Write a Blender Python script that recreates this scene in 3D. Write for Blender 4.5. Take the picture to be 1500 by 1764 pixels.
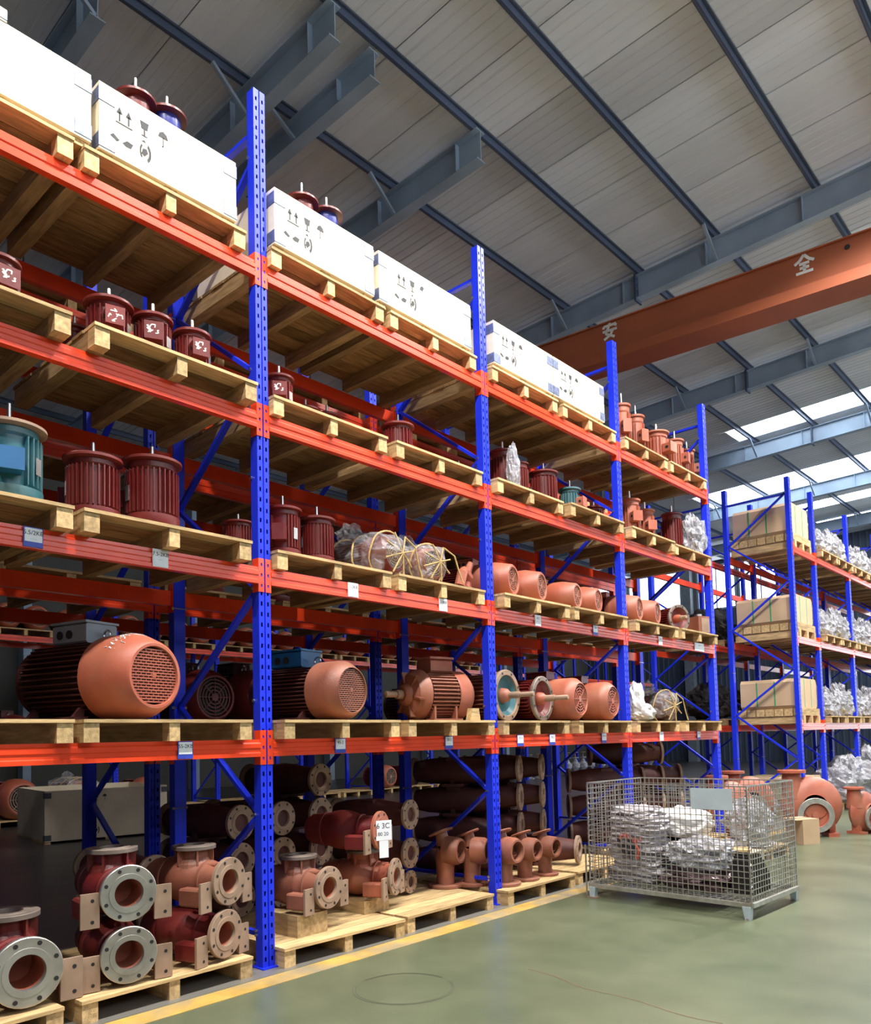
import bpy, math, random
from mathutils import Matrix, Vector, noise
random.seed(7)
PI = math.pi
C = bpy.context.scene.collection
for o in list(bpy.data.objects): bpy.data.objects.remove(o)

# ------------------------------------------------------------------ camera
YAW, PITCH, ROLL, FPX, CYP, EYE = -.7345, .0596, -.0245, 1366.12, 1192.99, 1.5422
CAMX, CAMY = .1686, -.131
sy_, cy_ = math.sin(YAW), math.cos(YAW)
fwd = Vector((sy_*math.cos(PITCH), cy_*math.cos(PITCH), math.sin(PITCH)))
rt = Vector((cy_, -sy_, 0)); up = rt.cross(fwd)
cr, sr = math.cos(ROLL), math.sin(ROLL)
RX = rt*cr + up*sr; UX = up*cr - rt*sr
cam = bpy.data.cameras.new('camera'); camo = bpy.data.objects.new('camera', cam); C.objects.link(camo)
camo.matrix_world = Matrix(((RX.x, UX.x, -fwd.x, CAMX), (RX.y, UX.y, -fwd.y, CAMY), (RX.z, UX.z, -fwd.z, EYE), (0, 0, 0, 1)))
cam.sensor_fit = 'HORIZONTAL'; cam.sensor_width = 36; cam.lens = FPX/1500*36
cam.shift_y = (CYP-882)/1500; cam.clip_end = 200; cam.clip_start = .05
bpy.context.scene.camera = camo

def ya(u, x, z=1.5):
    """y of the spot on the line (x, z) that stands at picture column u"""
    k = u-750; dz = z-EYE; x = x-CAMX
    return CAMY+(FPX*(RX.x*x+RX.z*dz) - k*(fwd.x*x+fwd.z*dz))/(k*fwd.y - FPX*RX.y)

# ------------------------------------------------------------------ world + exposure
w = bpy.data.worlds.new('world'); bpy.context.scene.world = w; w.use_nodes = True
bg = w.node_tree.nodes['Background']; bg.inputs[0].default_value = (.72, .84, 1, 1); bg.inputs[1].default_value = .05
vs = bpy.context.scene.view_settings
vs.view_transform = 'Standard'; vs.look = 'None'; vs.gamma = 1; vs.use_curve_mapping = False; vs.exposure = 0
LAMP_W = 1750; LAMP2_W = 260

# ------------------------------------------------------------------ materials
MAT = {}
def mat(name, col, rough=.5, metal=0, var=.12, scale=6, stretch=(1, 1, 1), bump=0, bscale=40, coat=0, spec=.5, dust=None, dustamt=0, rnd=0, alpha=None, emit=None, estr=0):
    m = bpy.data.materials.new(name); m.use_nodes = True; nt = m.node_tree; N = nt.nodes; L = nt.links
    b = N['Principled BSDF']; b.inputs['Roughness'].default_value = rough; b.inputs['Metallic'].default_value = metal
    b.inputs['Specular IOR Level'].default_value = spec
    if coat: b.inputs['Coat Weight'].default_value = coat; b.inputs['Coat Roughness'].default_value = .12
    tc = N.new('ShaderNodeTexCoord'); mp = N.new('ShaderNodeMapping'); mp.inputs['Scale'].default_value = stretch
    oi = N.new('ShaderNodeObjectInfo'); ad = N.new('ShaderNodeVectorMath'); ad.operation = 'ADD'
    sc = N.new('ShaderNodeMath'); sc.operation = 'MULTIPLY'; sc.inputs[1].default_value = 37
    L.new(oi.outputs['Random'], sc.inputs[0]); L.new(tc.outputs['Object'], mp.inputs[0]); L.new(mp.outputs[0], ad.inputs[0]); L.new(sc.outputs[0], ad.inputs[1])
    nz = N.new('ShaderNodeTexNoise'); nz.inputs['Scale'].default_value = scale; nz.inputs['Detail'].default_value = 5
    L.new(ad.outputs[0], nz.inputs['Vector'])
    rp = N.new('ShaderNodeValToRGB'); e = rp.color_ramp.elements
    e[0].position = .3; e[1].position = .7
    e[0].color = (*[c*(1-var) for c in col], 1); e[1].color = (*[min(1, c*(1+var)) for c in col], 1)
    L.new(nz.outputs['Fac'], rp.inputs[0]); out = rp.outputs[0]
    if rnd:
        h = N.new('ShaderNodeHueSaturation'); mr = N.new('ShaderNodeMapRange'); mr.inputs[3].default_value = 1-rnd; mr.inputs[4].default_value = 1+rnd
        L.new(oi.outputs['Random'], mr.inputs[0]); L.new(mr.outputs[0], h.inputs['Value']); L.new(out, h.inputs['Color']); out = h.outputs[0]
    if dust:
        g = N.new('ShaderNodeTexNoise'); g.inputs['Scale'].default_value = 2.6; g.inputs['Detail'].default_value = 8; L.new(ad.outputs[0], g.inputs['Vector'])
        r2 = N.new('ShaderNodeValToRGB'); r2.color_ramp.elements[0].position = .42; r2.color_ramp.elements[1].position = .68
        r2.color_ramp.elements[1].color = (dustamt,)*3+(1,)
        L.new(g.outputs['Fac'], r2.inputs[0]); mx = N.new('ShaderNodeMix'); mx.data_type = 'RGBA'
        L.new(r2.outputs[0], mx.inputs[0]); L.new(out, mx.inputs[6]); mx.inputs[7].default_value = (*dust, 1); out = mx.outputs[2]
    L.new(out, b.inputs['Base Color'])
    if bump:
        bn = N.new('ShaderNodeTexNoise'); bn.inputs['Scale'].default_value = bscale; bn.inputs['Detail'].default_value = 4; L.new(ad.outputs[0], bn.inputs['Vector'])
        bp = N.new('ShaderNodeBump'); bp.inputs['Strength'].default_value = bump; bp.inputs['Distance'].default_value = .01
        L.new(bn.outputs['Fac'], bp.inputs['Height']); L.new(bp.outputs[0], b.inputs['Normal'])
    if emit: b.inputs['Emission Color'].default_value = (*emit, 1); b.inputs['Emission Strength'].default_value = estr
    if alpha is not None: b.inputs['Alpha'].default_value = alpha
    MAT[name] = m; return m
mat('blue_paint', (.012, .032, .70), .4, var=.1, scale=3, spec=.35)
mat('orange_paint', (.80, .058, .014), .3, var=.14, scale=3, coat=.3)
mat('wood', (.53, .365, .18), .75, var=.3, scale=4, stretch=(9, 1.2, 9), bump=.25, bscale=18, rnd=.2, spec=.2)
mat('wood_x', (.53, .365, .18), .75, var=.3, scale=4, stretch=(1.2, 9, 9), bump=.25, bscale=18, rnd=.2, spec=.2)
mat('plywood', (.80, .71, .55), .6, var=.10, scale=2.4, stretch=(1, 1, 3), bump=.05, rnd=.04, spec=.2)
mat('old_plywood', (.50, .43, .33), .7, var=.15, scale=2.4, bump=.05, spec=.2)
mat('red_paint', (.135, .012, .012), .38, var=.22, scale=5, bump=.12, bscale=60, dust=(.26, .08, .055), dustamt=.25, rnd=.15)
mat('rust_paint', (.36, .085, .045), .48, var=.14, scale=4, bump=.08, bscale=60, dust=(.42, .20, .13), dustamt=.5, rnd=.1)
mat('brown_paint', (.26, .085, .05), .5, var=.25, scale=5, bump=.15, bscale=50, dust=(.30, .17, .11), dustamt=.35, rnd=.15)
mat('dark_casting', (.07, .017, .015), .6, var=.3, scale=5, bump=.2, bscale=40, rnd=.2)
mat('teal_paint', (.022, .12, .15), .35, var=.2, scale=5, bump=.1, dust=(.2, .25, .24), dustamt=.4)
mat('navy_paint', (.02, .03, .22), .35, var=.2)
mat('blue_box', (.01, .10, .26), .35, var=.15)
mat('grey_paint', (.22, .24, .27), .5, var=.15)
mat('steel', (.62, .60, .57), .32, metal=1, var=.12, scale=9)
mat('machined', (.50, .48, .46), .38, metal=.85, var=.2, scale=8, dust=(.3, .22, .16), dustamt=.4)
mat('dull_iron', (.24, .19, .16), .55, metal=.5, var=.3, scale=6)
mat('tan_iron', (.29, .19, .13), .6, var=.25, scale=6)
mat('black', (.012, .010, .010), .7, var=.1)
mat('ink', (.03, .03, .035), .7, var=.2, scale=30)
mat('chalk', (.85, .83, .80), .9, var=.15, scale=60)
mat('clip_metal', (.17, .20, .32), .45, metal=.4, var=.3, scale=25)
mat('dark_clip', (.07, .08, .10), .5, metal=.4, var=.2)
mat('card', (.80, .82, .88), .4, var=.05)
mat('blue_plastic', (.03, .06, .45), .4, var=.1)
mat('cardboard', (.54, .38, .24), .8, var=.08, scale=3, rnd=.1, spec=.2)
mat('strap', (.05, .32, .14), .4)
mat('galvanised', (.50, .50, .47), .42, metal=.75, var=.2, scale=14, dust=(.35, .28, .2), dustamt=.5)
mat('plate_grey', (.45, .53, .58), .45, var=.08)
mat('roof_steel', (.34, .43, .54), .5, var=.15, scale=1.2, stretch=(1, 1, 1))
mat('purlin_steel', (.08, .105, .17), .45, var=.15, scale=1)
mat('roof_sheet', (.81, .84, .89), .55, var=.10, scale=.6, stretch=(.25, 2, 1), rnd=.12, spec=.3)
mat('wall_sheet', (.07, .09, .13), .6, var=.1, scale=1)
mat('wall_pale', (.10, .095, .085), .8, var=.1, scale=.6)
mat('crane_paint', (.36, .10, .045), .55, var=.10, scale=1.3, bump=.03, spec=.3)
mat('white_paint', (.80, .80, .78), .6, var=.05)
mat('rope', (.48, .33, .14), .9, var=.3, scale=30)
mat('yellow', (.75, .62, .05), .5)
mat('white_cloth', (.72, .70, .68), .7, var=.12, scale=8, bump=.3, bscale=20)
mat('woven_sack', (.36, .335, .36), .55, var=.25, scale=16, stretch=(1, 1, 5), bump=.5, bscale=26)
mat('red_print', (.65, .10, .07), .6)
mat('skylight', (.9, .95, 1), .5, emit=(.80, .90, 1), estr=5)
mat('window_glow', (.9, .95, 1), .3, emit=(.86, .93, 1), estr=4)
mat('fill_glow', (.9, .95, 1), .3, emit=(.84, .92, 1), estr=5.2)  # glow of the added, unseen panes that brighten the ceiling
mat('lamp_glow', (1, 1, 1), .3, emit=(1, .97, .92), estr=12)
mat('concrete', (.30, .29, .28), .8, var=.2, scale=3, bump=.1)

def film(name, tint, a):
    m = bpy.data.materials.new(name); m.use_nodes = True; nt = m.node_tree; N = nt.nodes; L = nt.links
    b = N['Principled BSDF']; b.inputs['Base Color'].default_value = (*tint, 1); b.inputs['Roughness'].default_value = .16; b.inputs['Specular IOR Level'].default_value = .8
    tc = N.new('ShaderNodeTexCoord'); nz = N.new('ShaderNodeTexNoise'); nz.inputs['Scale'].default_value = 9; nz.inputs['Detail'].default_value = 6; nz.inputs['Distortion'].default_value = 1.5
    L.new(tc.outputs['Object'], nz.inputs['Vector'])
    r = N.new('ShaderNodeValToRGB'); r.color_ramp.elements[0].position = .38; r.color_ramp.elements[1].position = .62
    r.color_ramp.elements[0].color = (a*.45,)*3+(1,); r.color_ramp.elements[1].color = (min(1, a*1.3),)*3+(1,)
    L.new(nz.outputs['Fac'], r.inputs[0]); L.new(r.outputs[0], b.inputs['Alpha'])
    bp = N.new('ShaderNodeBump'); bp.inputs['Strength'].default_value = .9; bp.inputs['Distance'].default_value = .03
    L.new(nz.outputs['Fac'], bp.inputs['Height']); L.new(bp.outputs[0], b.inputs['Normal'])
    MAT[name] = m
film('clear_film', (.70, .70, .74), .26)
film('silver_film', (.40, .40, .44), .95)

def floor_mat():
    m = bpy.data.materials.new('floor_epoxy'); m.use_nodes = True; nt = m.node_tree; N = nt.nodes; L = nt.links
    b = N['Principled BSDF']; b.inputs['Specular IOR Level'].default_value = .45
    tc = N.new('ShaderNodeTexCoord')
    n1 = N.new('ShaderNodeTexNoise'); n1.inputs['Scale'].default_value = .9; n1.inputs['Detail'].default_value = 8; n1.inputs['Roughness'].default_value = .62
    L.new(tc.outputs['Object'], n1.inputs['Vector'])
    r = N.new('ShaderNodeValToRGB'); e = r.color_ramp.elements; e[0].position = .33; e[0].color = (.085, .105, .062, 1); e[1].position = .7; e[1].color = (.15, .165, .10, 1)
    L.new(n1.outputs['Fac'], r.inputs[0])
    # fine pale scuffs
    n2 = N.new('ShaderNodeTexNoise'); n2.inputs['Scale'].default_value = 14; n2.inputs['Detail'].default_value = 8; n2.inputs['Roughness'].default_value = .7; L.new(tc.outputs['Object'], n2.inputs['Vector'])
    r2 = N.new('ShaderNodeValToRGB'); r2.color_ramp.elements[0].position = .62; r2.color_ramp.elements[1].position = .78; r2.color_ramp.elements[1].color = (.45, .45, .45, 1)
    L.new(n2.outputs['Fac'], r2.inputs[0]); mx = N.new('ShaderNodeMix'); mx.data_type = 'RGBA'; L.new(r2.outputs[0], mx.inputs[0]); L.new(r.outputs[0], mx.inputs[6]); mx.inputs[7].default_value = (.24, .25, .18, 1)
    # left of the painted aisle the floor is bare concrete
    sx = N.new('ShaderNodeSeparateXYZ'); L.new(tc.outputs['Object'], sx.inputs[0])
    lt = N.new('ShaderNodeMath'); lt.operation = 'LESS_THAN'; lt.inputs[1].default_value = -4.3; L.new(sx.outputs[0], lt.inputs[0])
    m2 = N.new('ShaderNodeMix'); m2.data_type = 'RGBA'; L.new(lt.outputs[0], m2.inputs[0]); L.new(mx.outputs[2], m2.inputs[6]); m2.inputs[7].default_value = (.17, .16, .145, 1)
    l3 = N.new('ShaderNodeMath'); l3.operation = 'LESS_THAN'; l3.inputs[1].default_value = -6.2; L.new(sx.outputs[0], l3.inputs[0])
    m3 = N.new('ShaderNodeMix'); m3.data_type = 'RGBA'; L.new(l3.outputs[0], m3.inputs[0]); L.new(m2.outputs[2], m3.inputs[6]); m3.inputs[7].default_value = (.045, .038, .036, 1)  # unlit ground behind the rack: shade painted into the floor colour
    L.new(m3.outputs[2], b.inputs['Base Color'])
    r3 = N.new('ShaderNodeMapRange'); r3.inputs[3].default_value = .22; r3.inputs[4].default_value = .42; L.new(n1.outputs['Fac'], r3.inputs[0]); L.new(r3.outputs[0], b.inputs['Roughness'])
    MAT['floor'] = m
floor_mat()
def line_mat():
    m = mat('yellow_line', (.50, .31, .07), .6, var=.25, scale=5, dust=(.24, .22, .17), dustamt=.9)
line_mat()

# ------------------------------------------------------------------ mesh helpers
class MB:
    def __init__(s): s.v = []; s.f = []; s.M = Matrix()
    def add(s, vs_, fs):
        n = len(s.v); s.v += [tuple(s.M @ Vector(p)) for p in vs_]; s.f += [tuple(n+i for i in f) for f in fs]; return s
    def box(s, x0, x1, y0, y1, z0, z1, R=None):
        p = [(x, y, z) for x in (x0, x1) for y in (y0, y1) for z in (z0, z1)]
        if R is not None: p = [R @ Vector(q) for q in p]
        return s.add(p, [(0, 1, 3, 2), (4, 6, 7, 5), (0, 4, 5, 1), (2, 3, 7, 6), (0, 2, 6, 4), (1, 5, 7, 3)])
    def bev(s, x0, x1, y0, y1, z0, z1, b=.01, axis='x'):
        """box with its four long edges chamfered, long axis given"""
        A = {'x': (x0, x1, y0, y1, z0, z1), 'y': (y0, y1, x0, x1, z0, z1), 'z': (z0, z1, x0, x1, y0, y1)}[axis]
        a0, a1, c0, c1, d0, d1 = A
        ring = [(c0+b, d0), (c1-b, d0), (c1, d0+b), (c1, d1-b), (c1-b, d1), (c0+b, d1), (c0, d1-b), (c0, d0+b)]
        P = []
        for a in (a0, a1):
            for c, d in ring: P.append({'x': (a, c, d), 'y': (c, a, d), 'z': (c, d, a)}[axis])
        return s.add(P, [tuple(range(7, -1, -1)), tuple(range(8, 16))]+[(i, (i+1) % 8, 8+(i+1) % 8, 8+i) for i in range(8)])
    def bar(s, p, q, w, h, upv=(0, 0, 1)):
        p = Vector(p); q = Vector(q); d = (q-p).normalized(); u = Vector(upv)
        if abs(d.dot(u)) > .98: u = Vector((1, 0, 0))
        r = d.cross(u).normalized(); u = r.cross(d)
        P = [e + r*(a*w/2) + u*(b*h/2) for e in (p, q) for a, b in ((-1, -1), (1, -1), (1, 1), (-1, 1))]
        return s.add(P, [(3, 2, 1, 0), (4, 5, 6, 7)]+[(i, (i+1) % 4, 4+(i+1) % 4, 4+i) for i in range(4)])
    def lathe(s, prof, seg=24, T=None):
        """prof: (r, z) pairs along local z"""
        T = T or Matrix(); P = []; F = []; k = len(prof)
        for i in range(seg):
            a = 2*PI*i/seg; c, d = math.cos(a), math.sin(a)
            for r, z in prof: P.append(T @ Vector((r*c, r*d, z)))
        for i in range(seg):
            j = (i+1) % seg
            for n in range(k-1):
                if prof[n][0] == 0 and prof[n+1][0] == 0: continue
                F.append((i*k+n, j*k+n, j*k+n+1, i*k+n+1))
        return s.add(P, F)
    def tube(s, pts, r, seg=8, closed=False):
        pts = [Vector(p) for p in pts]; n = len(pts); P = []; F = []
        u = None
        for i, p in enumerate(pts):
            if closed: d = (pts[(i+1) % n]-pts[i-1])
            else: d = pts[min(i+1, n-1)]-pts[max(i-1, 0)]
            d.normalize()
            if u is None: u = d.orthogonal().normalized()
            u = (u-d*u.dot(d)).normalized(); v = d.cross(u)
            rr = r[i] if isinstance(r, (list, tuple)) else r
            for k in range(seg): a = 2*PI*k/seg; P.append(p+u*(rr*math.cos(a))+v*(rr*math.sin(a)))
        for i in range(n if closed else n-1):
            j = (i+1) % n
            for k in range(seg): F.append((i*seg+k, i*seg+(k+1) % seg, j*seg+(k+1) % seg, j*seg+k))
        if not closed: F += [tuple(range(seg-1, -1, -1)), tuple((n-1)*seg+k for k in range(seg))]
        return s.add(P, F)
    def poly(s, pts, t, T):
        """flat outline (x,y) extruded by t along z, placed with T"""
        n = len(pts); P = [T @ Vector((x, y, z)) for z in (0, t) for x, y in pts]
        return s.add(P, [tuple(range(n-1, -1, -1)), tuple(range(n, 2*n))]+[(i, (i+1) % n, n+(i+1) % n, n+i) for i in range(n)])
    def build(s, name, m, parent=None, smooth=True, kind=None):
        me = bpy.data.meshes.new(name); me.from_pydata(s.v, [], s.f); me.materials.append(MAT[m] if isinstance(m, str) else m)
        if smooth:
            me.polygons.foreach_set('use_smooth', [True]*len(me.polygons)); me.set_sharp_from_angle(angle=.6)
        me.update()
        o = bpy.data.objects.new(name, me); C.objects.link(o)
        if parent: o.parent = parent
        if kind: o['kind'] = kind
        return o
RXP = Matrix.Rotation(PI/2, 4, 'Y')      # local z -> +x

KIDS = {}
def tag(o, label, cat, group=None):
    o['label'] = label; o['category'] = cat
    if group: o['group'] = group
    return o
def root(name):
    o = bpy.data.objects.new(name, None); C.objects.link(o); o.empty_display_size = .1; return o
def place(o, x, y, z, rz=0, s=1):
    o.location = (x, y, z); o.rotation_euler = (0, 0, rz); o.scale = (s, s, s) if not isinstance(s, tuple) else s
    return o
CH = {}
def kids(o):
    return [c for c in ALL() if c.parent == o]
def ALL(): return list(bpy.data.objects)
def copy_tree(o, parent=None):
    c = o.copy(); C.objects.link(c)
    for k in ('label', 'group'):
        if parent is None and k in c: del c[k]
    if parent: c.parent = parent
    for ch in o.children: copy_tree(ch, c)
    return c
PROTO = {}; USED = set()
def spawn(key, maker, x, y, z, rz, s, label, cat, group=None):
    """first use takes the prototype itself, later uses copy it with all its parts"""
    if key not in PROTO: PROTO[key] = maker(); o = PROTO[key]
    else: o = copy_tree(PROTO[key])
    place(o, x, y, z, rz, s); tag(o, label, cat, group)
    if group is None and 'group' in o: del o['group']
    return o

ORD = ['nearest', 'second', 'third', 'fourth', 'fifth', 'sixth', 'seventh', 'eighth', 'ninth', 'tenth', 'eleventh', 'twelfth']

# ------------------------------------------------------------------ setting
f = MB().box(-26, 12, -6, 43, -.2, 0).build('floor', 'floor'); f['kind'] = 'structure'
t = MB().box(-4.28, -4.10, -4, 13.5, .0, .003).build('floor_line', 'yellow_line', f)
# worn tyre ring and a crack on the painted floor
g = MB()
cx_, cy2 = -3.4, 3.46
for i in range(44):
    if i in (8, 9, 23, 24, 25): continue
    a0, a1 = 2*PI*i/44, 2*PI*(i+1)/44
    for r0, r1 in ((.31, .322), (.30, .304)):
        g.add([(cx_+r*math.cos(a), cy2+r*math.sin(a), .0015) for a, r in ((a0, r0), (a1, r0), (a1, r1), (a0, r1))], [(0, 1, 2, 3)])
g.build('tyre_ring', mat('scuff', (.10, .105, .07), .5), f)
g = MB(); pts = []
for i in range(30):
    t_ = i/29; pts.append((-3.02+1.39*t_+.015*math.sin(9*t_), 4.25-.2*t_-.03*math.sin(3.14*t_)+.02*math.sin(13*t_)))
for a, b in zip(pts, pts[1:]): g.add([(a[0], a[1], .0012), (b[0], b[1], .0012), (b[0]+.002, b[1]+.009, .0012), (a[0]+.002, a[1]+.009, .0012)], [(0, 1, 2, 3)])
g.build('floor_crack', mat('crack', (.13, .075, .05), .7), f)

def roofz(x): return 11.46+.03*x      # underside of the sheets
ceil = root('ceiling'); ceil['kind'] = 'structure'
SKY = {}
def sheet(y0, y1, x0, x1, m, nm):
    b = MB(); n = max(1, round((y1-y0)/.2)); dy = (y1-y0)/n; P = []
    prof = []
    for i in range(n):
        a = y0+i*dy; prof += [(a, 0), (a+dy*.62, 0), (a+dy*.7, .009), (a+dy*.92, .009)]
    prof.append((y1, 0))
    for x in (x0, x1):
        for y, h in prof: P.append((x, y, roofz(x)+h))
    k = len(prof)
    F = [(i, i+1, k+i+1, k+i) for i in range(k-1)]
    b.add(P, F)
    P2 = [(x, y, roofz(x)+.08) for x in (x0, x1) for y in (y0, y1)]; b.add(P2, [(0, 2, 3, 1)])
    return b.build(nm, m, ceil, smooth=False)
edges = [0]; y = -4.0
YS = [-4+i*1.15 for i in range(41)]
for i in range(40):
    a, b_ = YS[i]+.006, YS[i+1]-.006
    if i in (25, 30, 31, 34, 37):   # translucent strips
        if i == 25:
            sheet(a, b_, -25.5, -9.5, 'roof_sheet', 'roof_panel'); sheet(a, b_, -9.48, -4, 'skylight', 'skylight_panel'); sheet(a, b_, -3.98, 10.2, 'roof_sheet', 'roof_panel')
        else:
            sheet(a, b_, -25.5, -13.2, 'roof_sheet', 'roof_panel'); sheet(a, b_, -13.18, -2, 'skylight', 'skylight_panel'); sheet(a, b_, -1.98, 10.2, 'roof_sheet', 'roof_panel')
    else: sheet(a, b_, -25.5, 10.2, 'roof_sheet', 'roof_panel')
# purlins (Z section) run along the racks
for x in (-21.8, -20.0, -18.2, -16.4, -14.55, -12.75, -10.9, -9.03, -7.22, -5.6, -3.76, -2.2, -.6, 1.2, 3.0, 4.8):
    z = roofz(x)-.004; b = MB(); ys = (-4, 42)
    if x == -3.76: ys = (9.0, 42)
    if x == -2.2: ys = (9.6, 42)
    b.box(x-.004, x+.004, *ys, z-.13, z); b.box(x, x+.05, *ys, z-.008, z); b.box(x-.05, x, *ys, z-.13, z-.122); b.box(x-.05, x-.044, *ys, z-.13, z-.11); b.box(x+.044, x+.05, *ys, z-.025, z)
    b.build('purlin', 'purlin_steel', ceil, smooth=False)
def rafter(y, x0, x1, h0=.5, h1=.5, wd=.2):
    n = 2; z0, z1 = roofz(x0)-.14, roofz(x1)-.14; b = MB()
    def slab(ya_, yb, t0, t1):
        b.add([(x0, ya_, z0-t0[0]), (x0, yb, z0-t0[0]), (x1, ya_, z1-t0[1]), (x1, yb, z1-t0[1]), (x0, ya_, z0-t1[0]), (x0, yb, z0-t1[0]), (x1, ya_, z1-t1[1]), (x1, yb, z1-t1[1])],
              [(0, 1, 3, 2), (4, 6, 7, 5), (0, 2, 6, 4), (1, 5, 7, 3), (0, 4, 5, 1), (2, 3, 7, 6)])
    slab(y-wd/2, y+wd/2, (0, 0), (.016, .016)); slab(y-.006, y+.006, (.016, .016), (h0-.016, h1-.016)); slab(y-wd/2, y+wd/2, (h0-.016, h1-.016), (h0, h1))
    r = b.build('rafter', 'roof_steel', ceil, smooth=False)
    b = MB()
    x = x0+1.2
    while x < x1-.3: b.box(x-.006, x+.006, y-wd/2+.01, y+wd/2-.01, roofz(x)-.14-h0+.02, roofz(x)-.155); x += 1.8
    b.build('web_stiffener', 'roof_steel', r, smooth=False)
    b = MB()
    for x in (-20.0, -16.4, -12.75, -9.03, -5.6, -2.2):     # knee braces up to the purlins
        if x0 < x < x1: b.bar((x, y-.02, roofz(x)-.14-h0+.03), (x, y-.62, roofz(x)-.13), .05, .05)
    if b.v: b.build('knee_brace', 'roof_steel', r, smooth=False)
    return r
for y in (14.75, 20.8, 26.2, 32.2, 38.3): rafter(y, -25, 9.8)
rafter(9.35, -25, -7.15); rafter(7.2, -11.0, -7.3, .36, .42); rafter(6.35, -25, -7.15); rafter(4.1, -25, -9.0)
# splice plates where rafter halves bolt together
for y in (14.75, 20.8, 26.2):
    x = -7.3; z = roofz(x)-.14
    b = MB().box(x-.02, x-.004, y-.13, y+.13, z-.56, z+.02).box(x+.004, x+.02, y-.13, y+.13, z-.56, z+.02)
    for k in range(4):
        for s in (-.07, .07): b.lathe([(0, -.035), (.018, -.035), (.018, .035), (0, .035)], 6, Matrix.Translation((x, y+s, z-.08-.13*k)) @ RXP)
    b.build('splice_plate', 'purlin_steel', ceil, smooth=False)
# walls
wf = root('wall_back'); wf['kind'] = 'structure'
HY = 42.2
b = MB()
def ribwall(b, x0, x1, z0, z1, y):
    n = round((x1-x0)/.3); P = []; prof = []
    for i in range(n): a = x0+i*.3; prof += [(a, 0), (a+.18, 0), (a+.21, -.03), (a+.27, -.03)]
    prof.append((x1, 0)); k = len(prof)
    for z in (z0, z1):
        for x, d in prof: P.append((x, y+d, z))
    b.add(P, [(i, i+1, k+i+1, k+i) for i in range(k-1)])
ribwall(b, -25.5, -13.5, 0, 8.3, HY); ribwall(b, -25.5, -13.5, 10.7, 11.9, HY); ribwall(b, -13.5, -4.5, 0, 12, HY); ribwall(b, -4.5, 12, 0, 1.2, HY); ribwall(b, -4.5, 12, 9, 12, HY)
b.build('wall_sheeting', 'wall_sheet', wf, smooth=False)
nwin = 1
for x0, x1, z0, z1 in ((-25, -22.6, 8.3, 10.7), (-22.4, -19.2, 8.3, 10.7), (-18.2, -16.1, 8.3, 10.7), (-15.9, -13.6, 8.3, 10.7), (-4.4, 0, 1.2, 9), (.2, 4, 1.2, 9), (4.2, 8, 1.2, 9)):  # last three are out of view, added for their reflection on the beams
    wn = root('window_%d' % nwin); nwin += 1; wn['kind'] = 'structure'
    MB().box(x0, x1, HY+.02, HY+.05, z0, z1).build('pane', 'window_glow', wn, smooth=False)
    b = MB(); b.box(x0-.05, x0+.05, HY-.06, HY+.02, z0, z1); b.box(x1-.05, x1+.05, HY-.06, HY+.02, z0, z1); b.box(x0, x1, HY-.06, HY+.02, z0-.05, z0+.05); b.box(x0, x1, HY-.06, HY+.02, z1-.05, z1+.05)
    b.box((x0+x1)/2-.03, (x0+x1)/2+.03, HY-.05, HY+.015, z0, z1)
    b.build('window_frame', 'roof_steel', wn, smooth=False)
b = MB()
for x in (-18.7, -13.5, -7.3): b.box(x-.25, x+.25, HY-.5, HY-.1, 0, 10.9)
b.build('wall_column', 'grey_paint', wf, smooth=False)
b = MB(); ys_ = (-6, 42.3)
b.box(10, 10.2, *ys_, 0, 6.4); b.box(10, 10.2, *ys_, 9.8, 11.9)
for k in range(9): b.box(9.9, 10.25, -6+6.04*k-.25, -6+6.04*k+.25, 0, 11.5)
o = b.build('wall_right', 'wall_pale', None, smooth=False); o['kind'] = 'structure'
for k in range(8):
    wn = root('window_%d' % nwin); nwin += 1; wn['kind'] = 'structure'; y0, y1 = -6+6.04*k+.3, -6+6.04*(k+1)-.3  # glowing panes added out of view to brighten the ceiling
    MB().box(10.05, 10.08, y0, y1, 6.4, 9.8).build('pane', 'fill_glow', wn, smooth=False)
    b = MB(); b.box(9.98, 10.05, y0, y1, 6.36, 6.46); b.box(9.98, 10.05, y0, y1, 9.74, 9.84)
    for q in range(5): yy = y0+(y1-y0)*q/4; b.box(9.98, 10.05, yy-.04, yy+.04, 6.4, 9.8)
    b.build('window_frame', 'roof_steel', wn, smooth=False)
b = MB(); b.box(-25.7, -25.4, -6, 42.3, 0, 10.9)
o = b.build('wall_left', 'wall_pale', None, smooth=False); o['kind'] = 'structure'
for i, y in enumerate((3.3, 9.35, 15.05, 21.3, 27.2, 33.3)):
    b = MB(); b.box(-25.38, -25.0, y-.12, y+.12, 0, 10.7); o = b.build('trim_%d' % (i+1), 'roof_steel', None, smooth=False); o['kind'] = 'structure'

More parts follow.
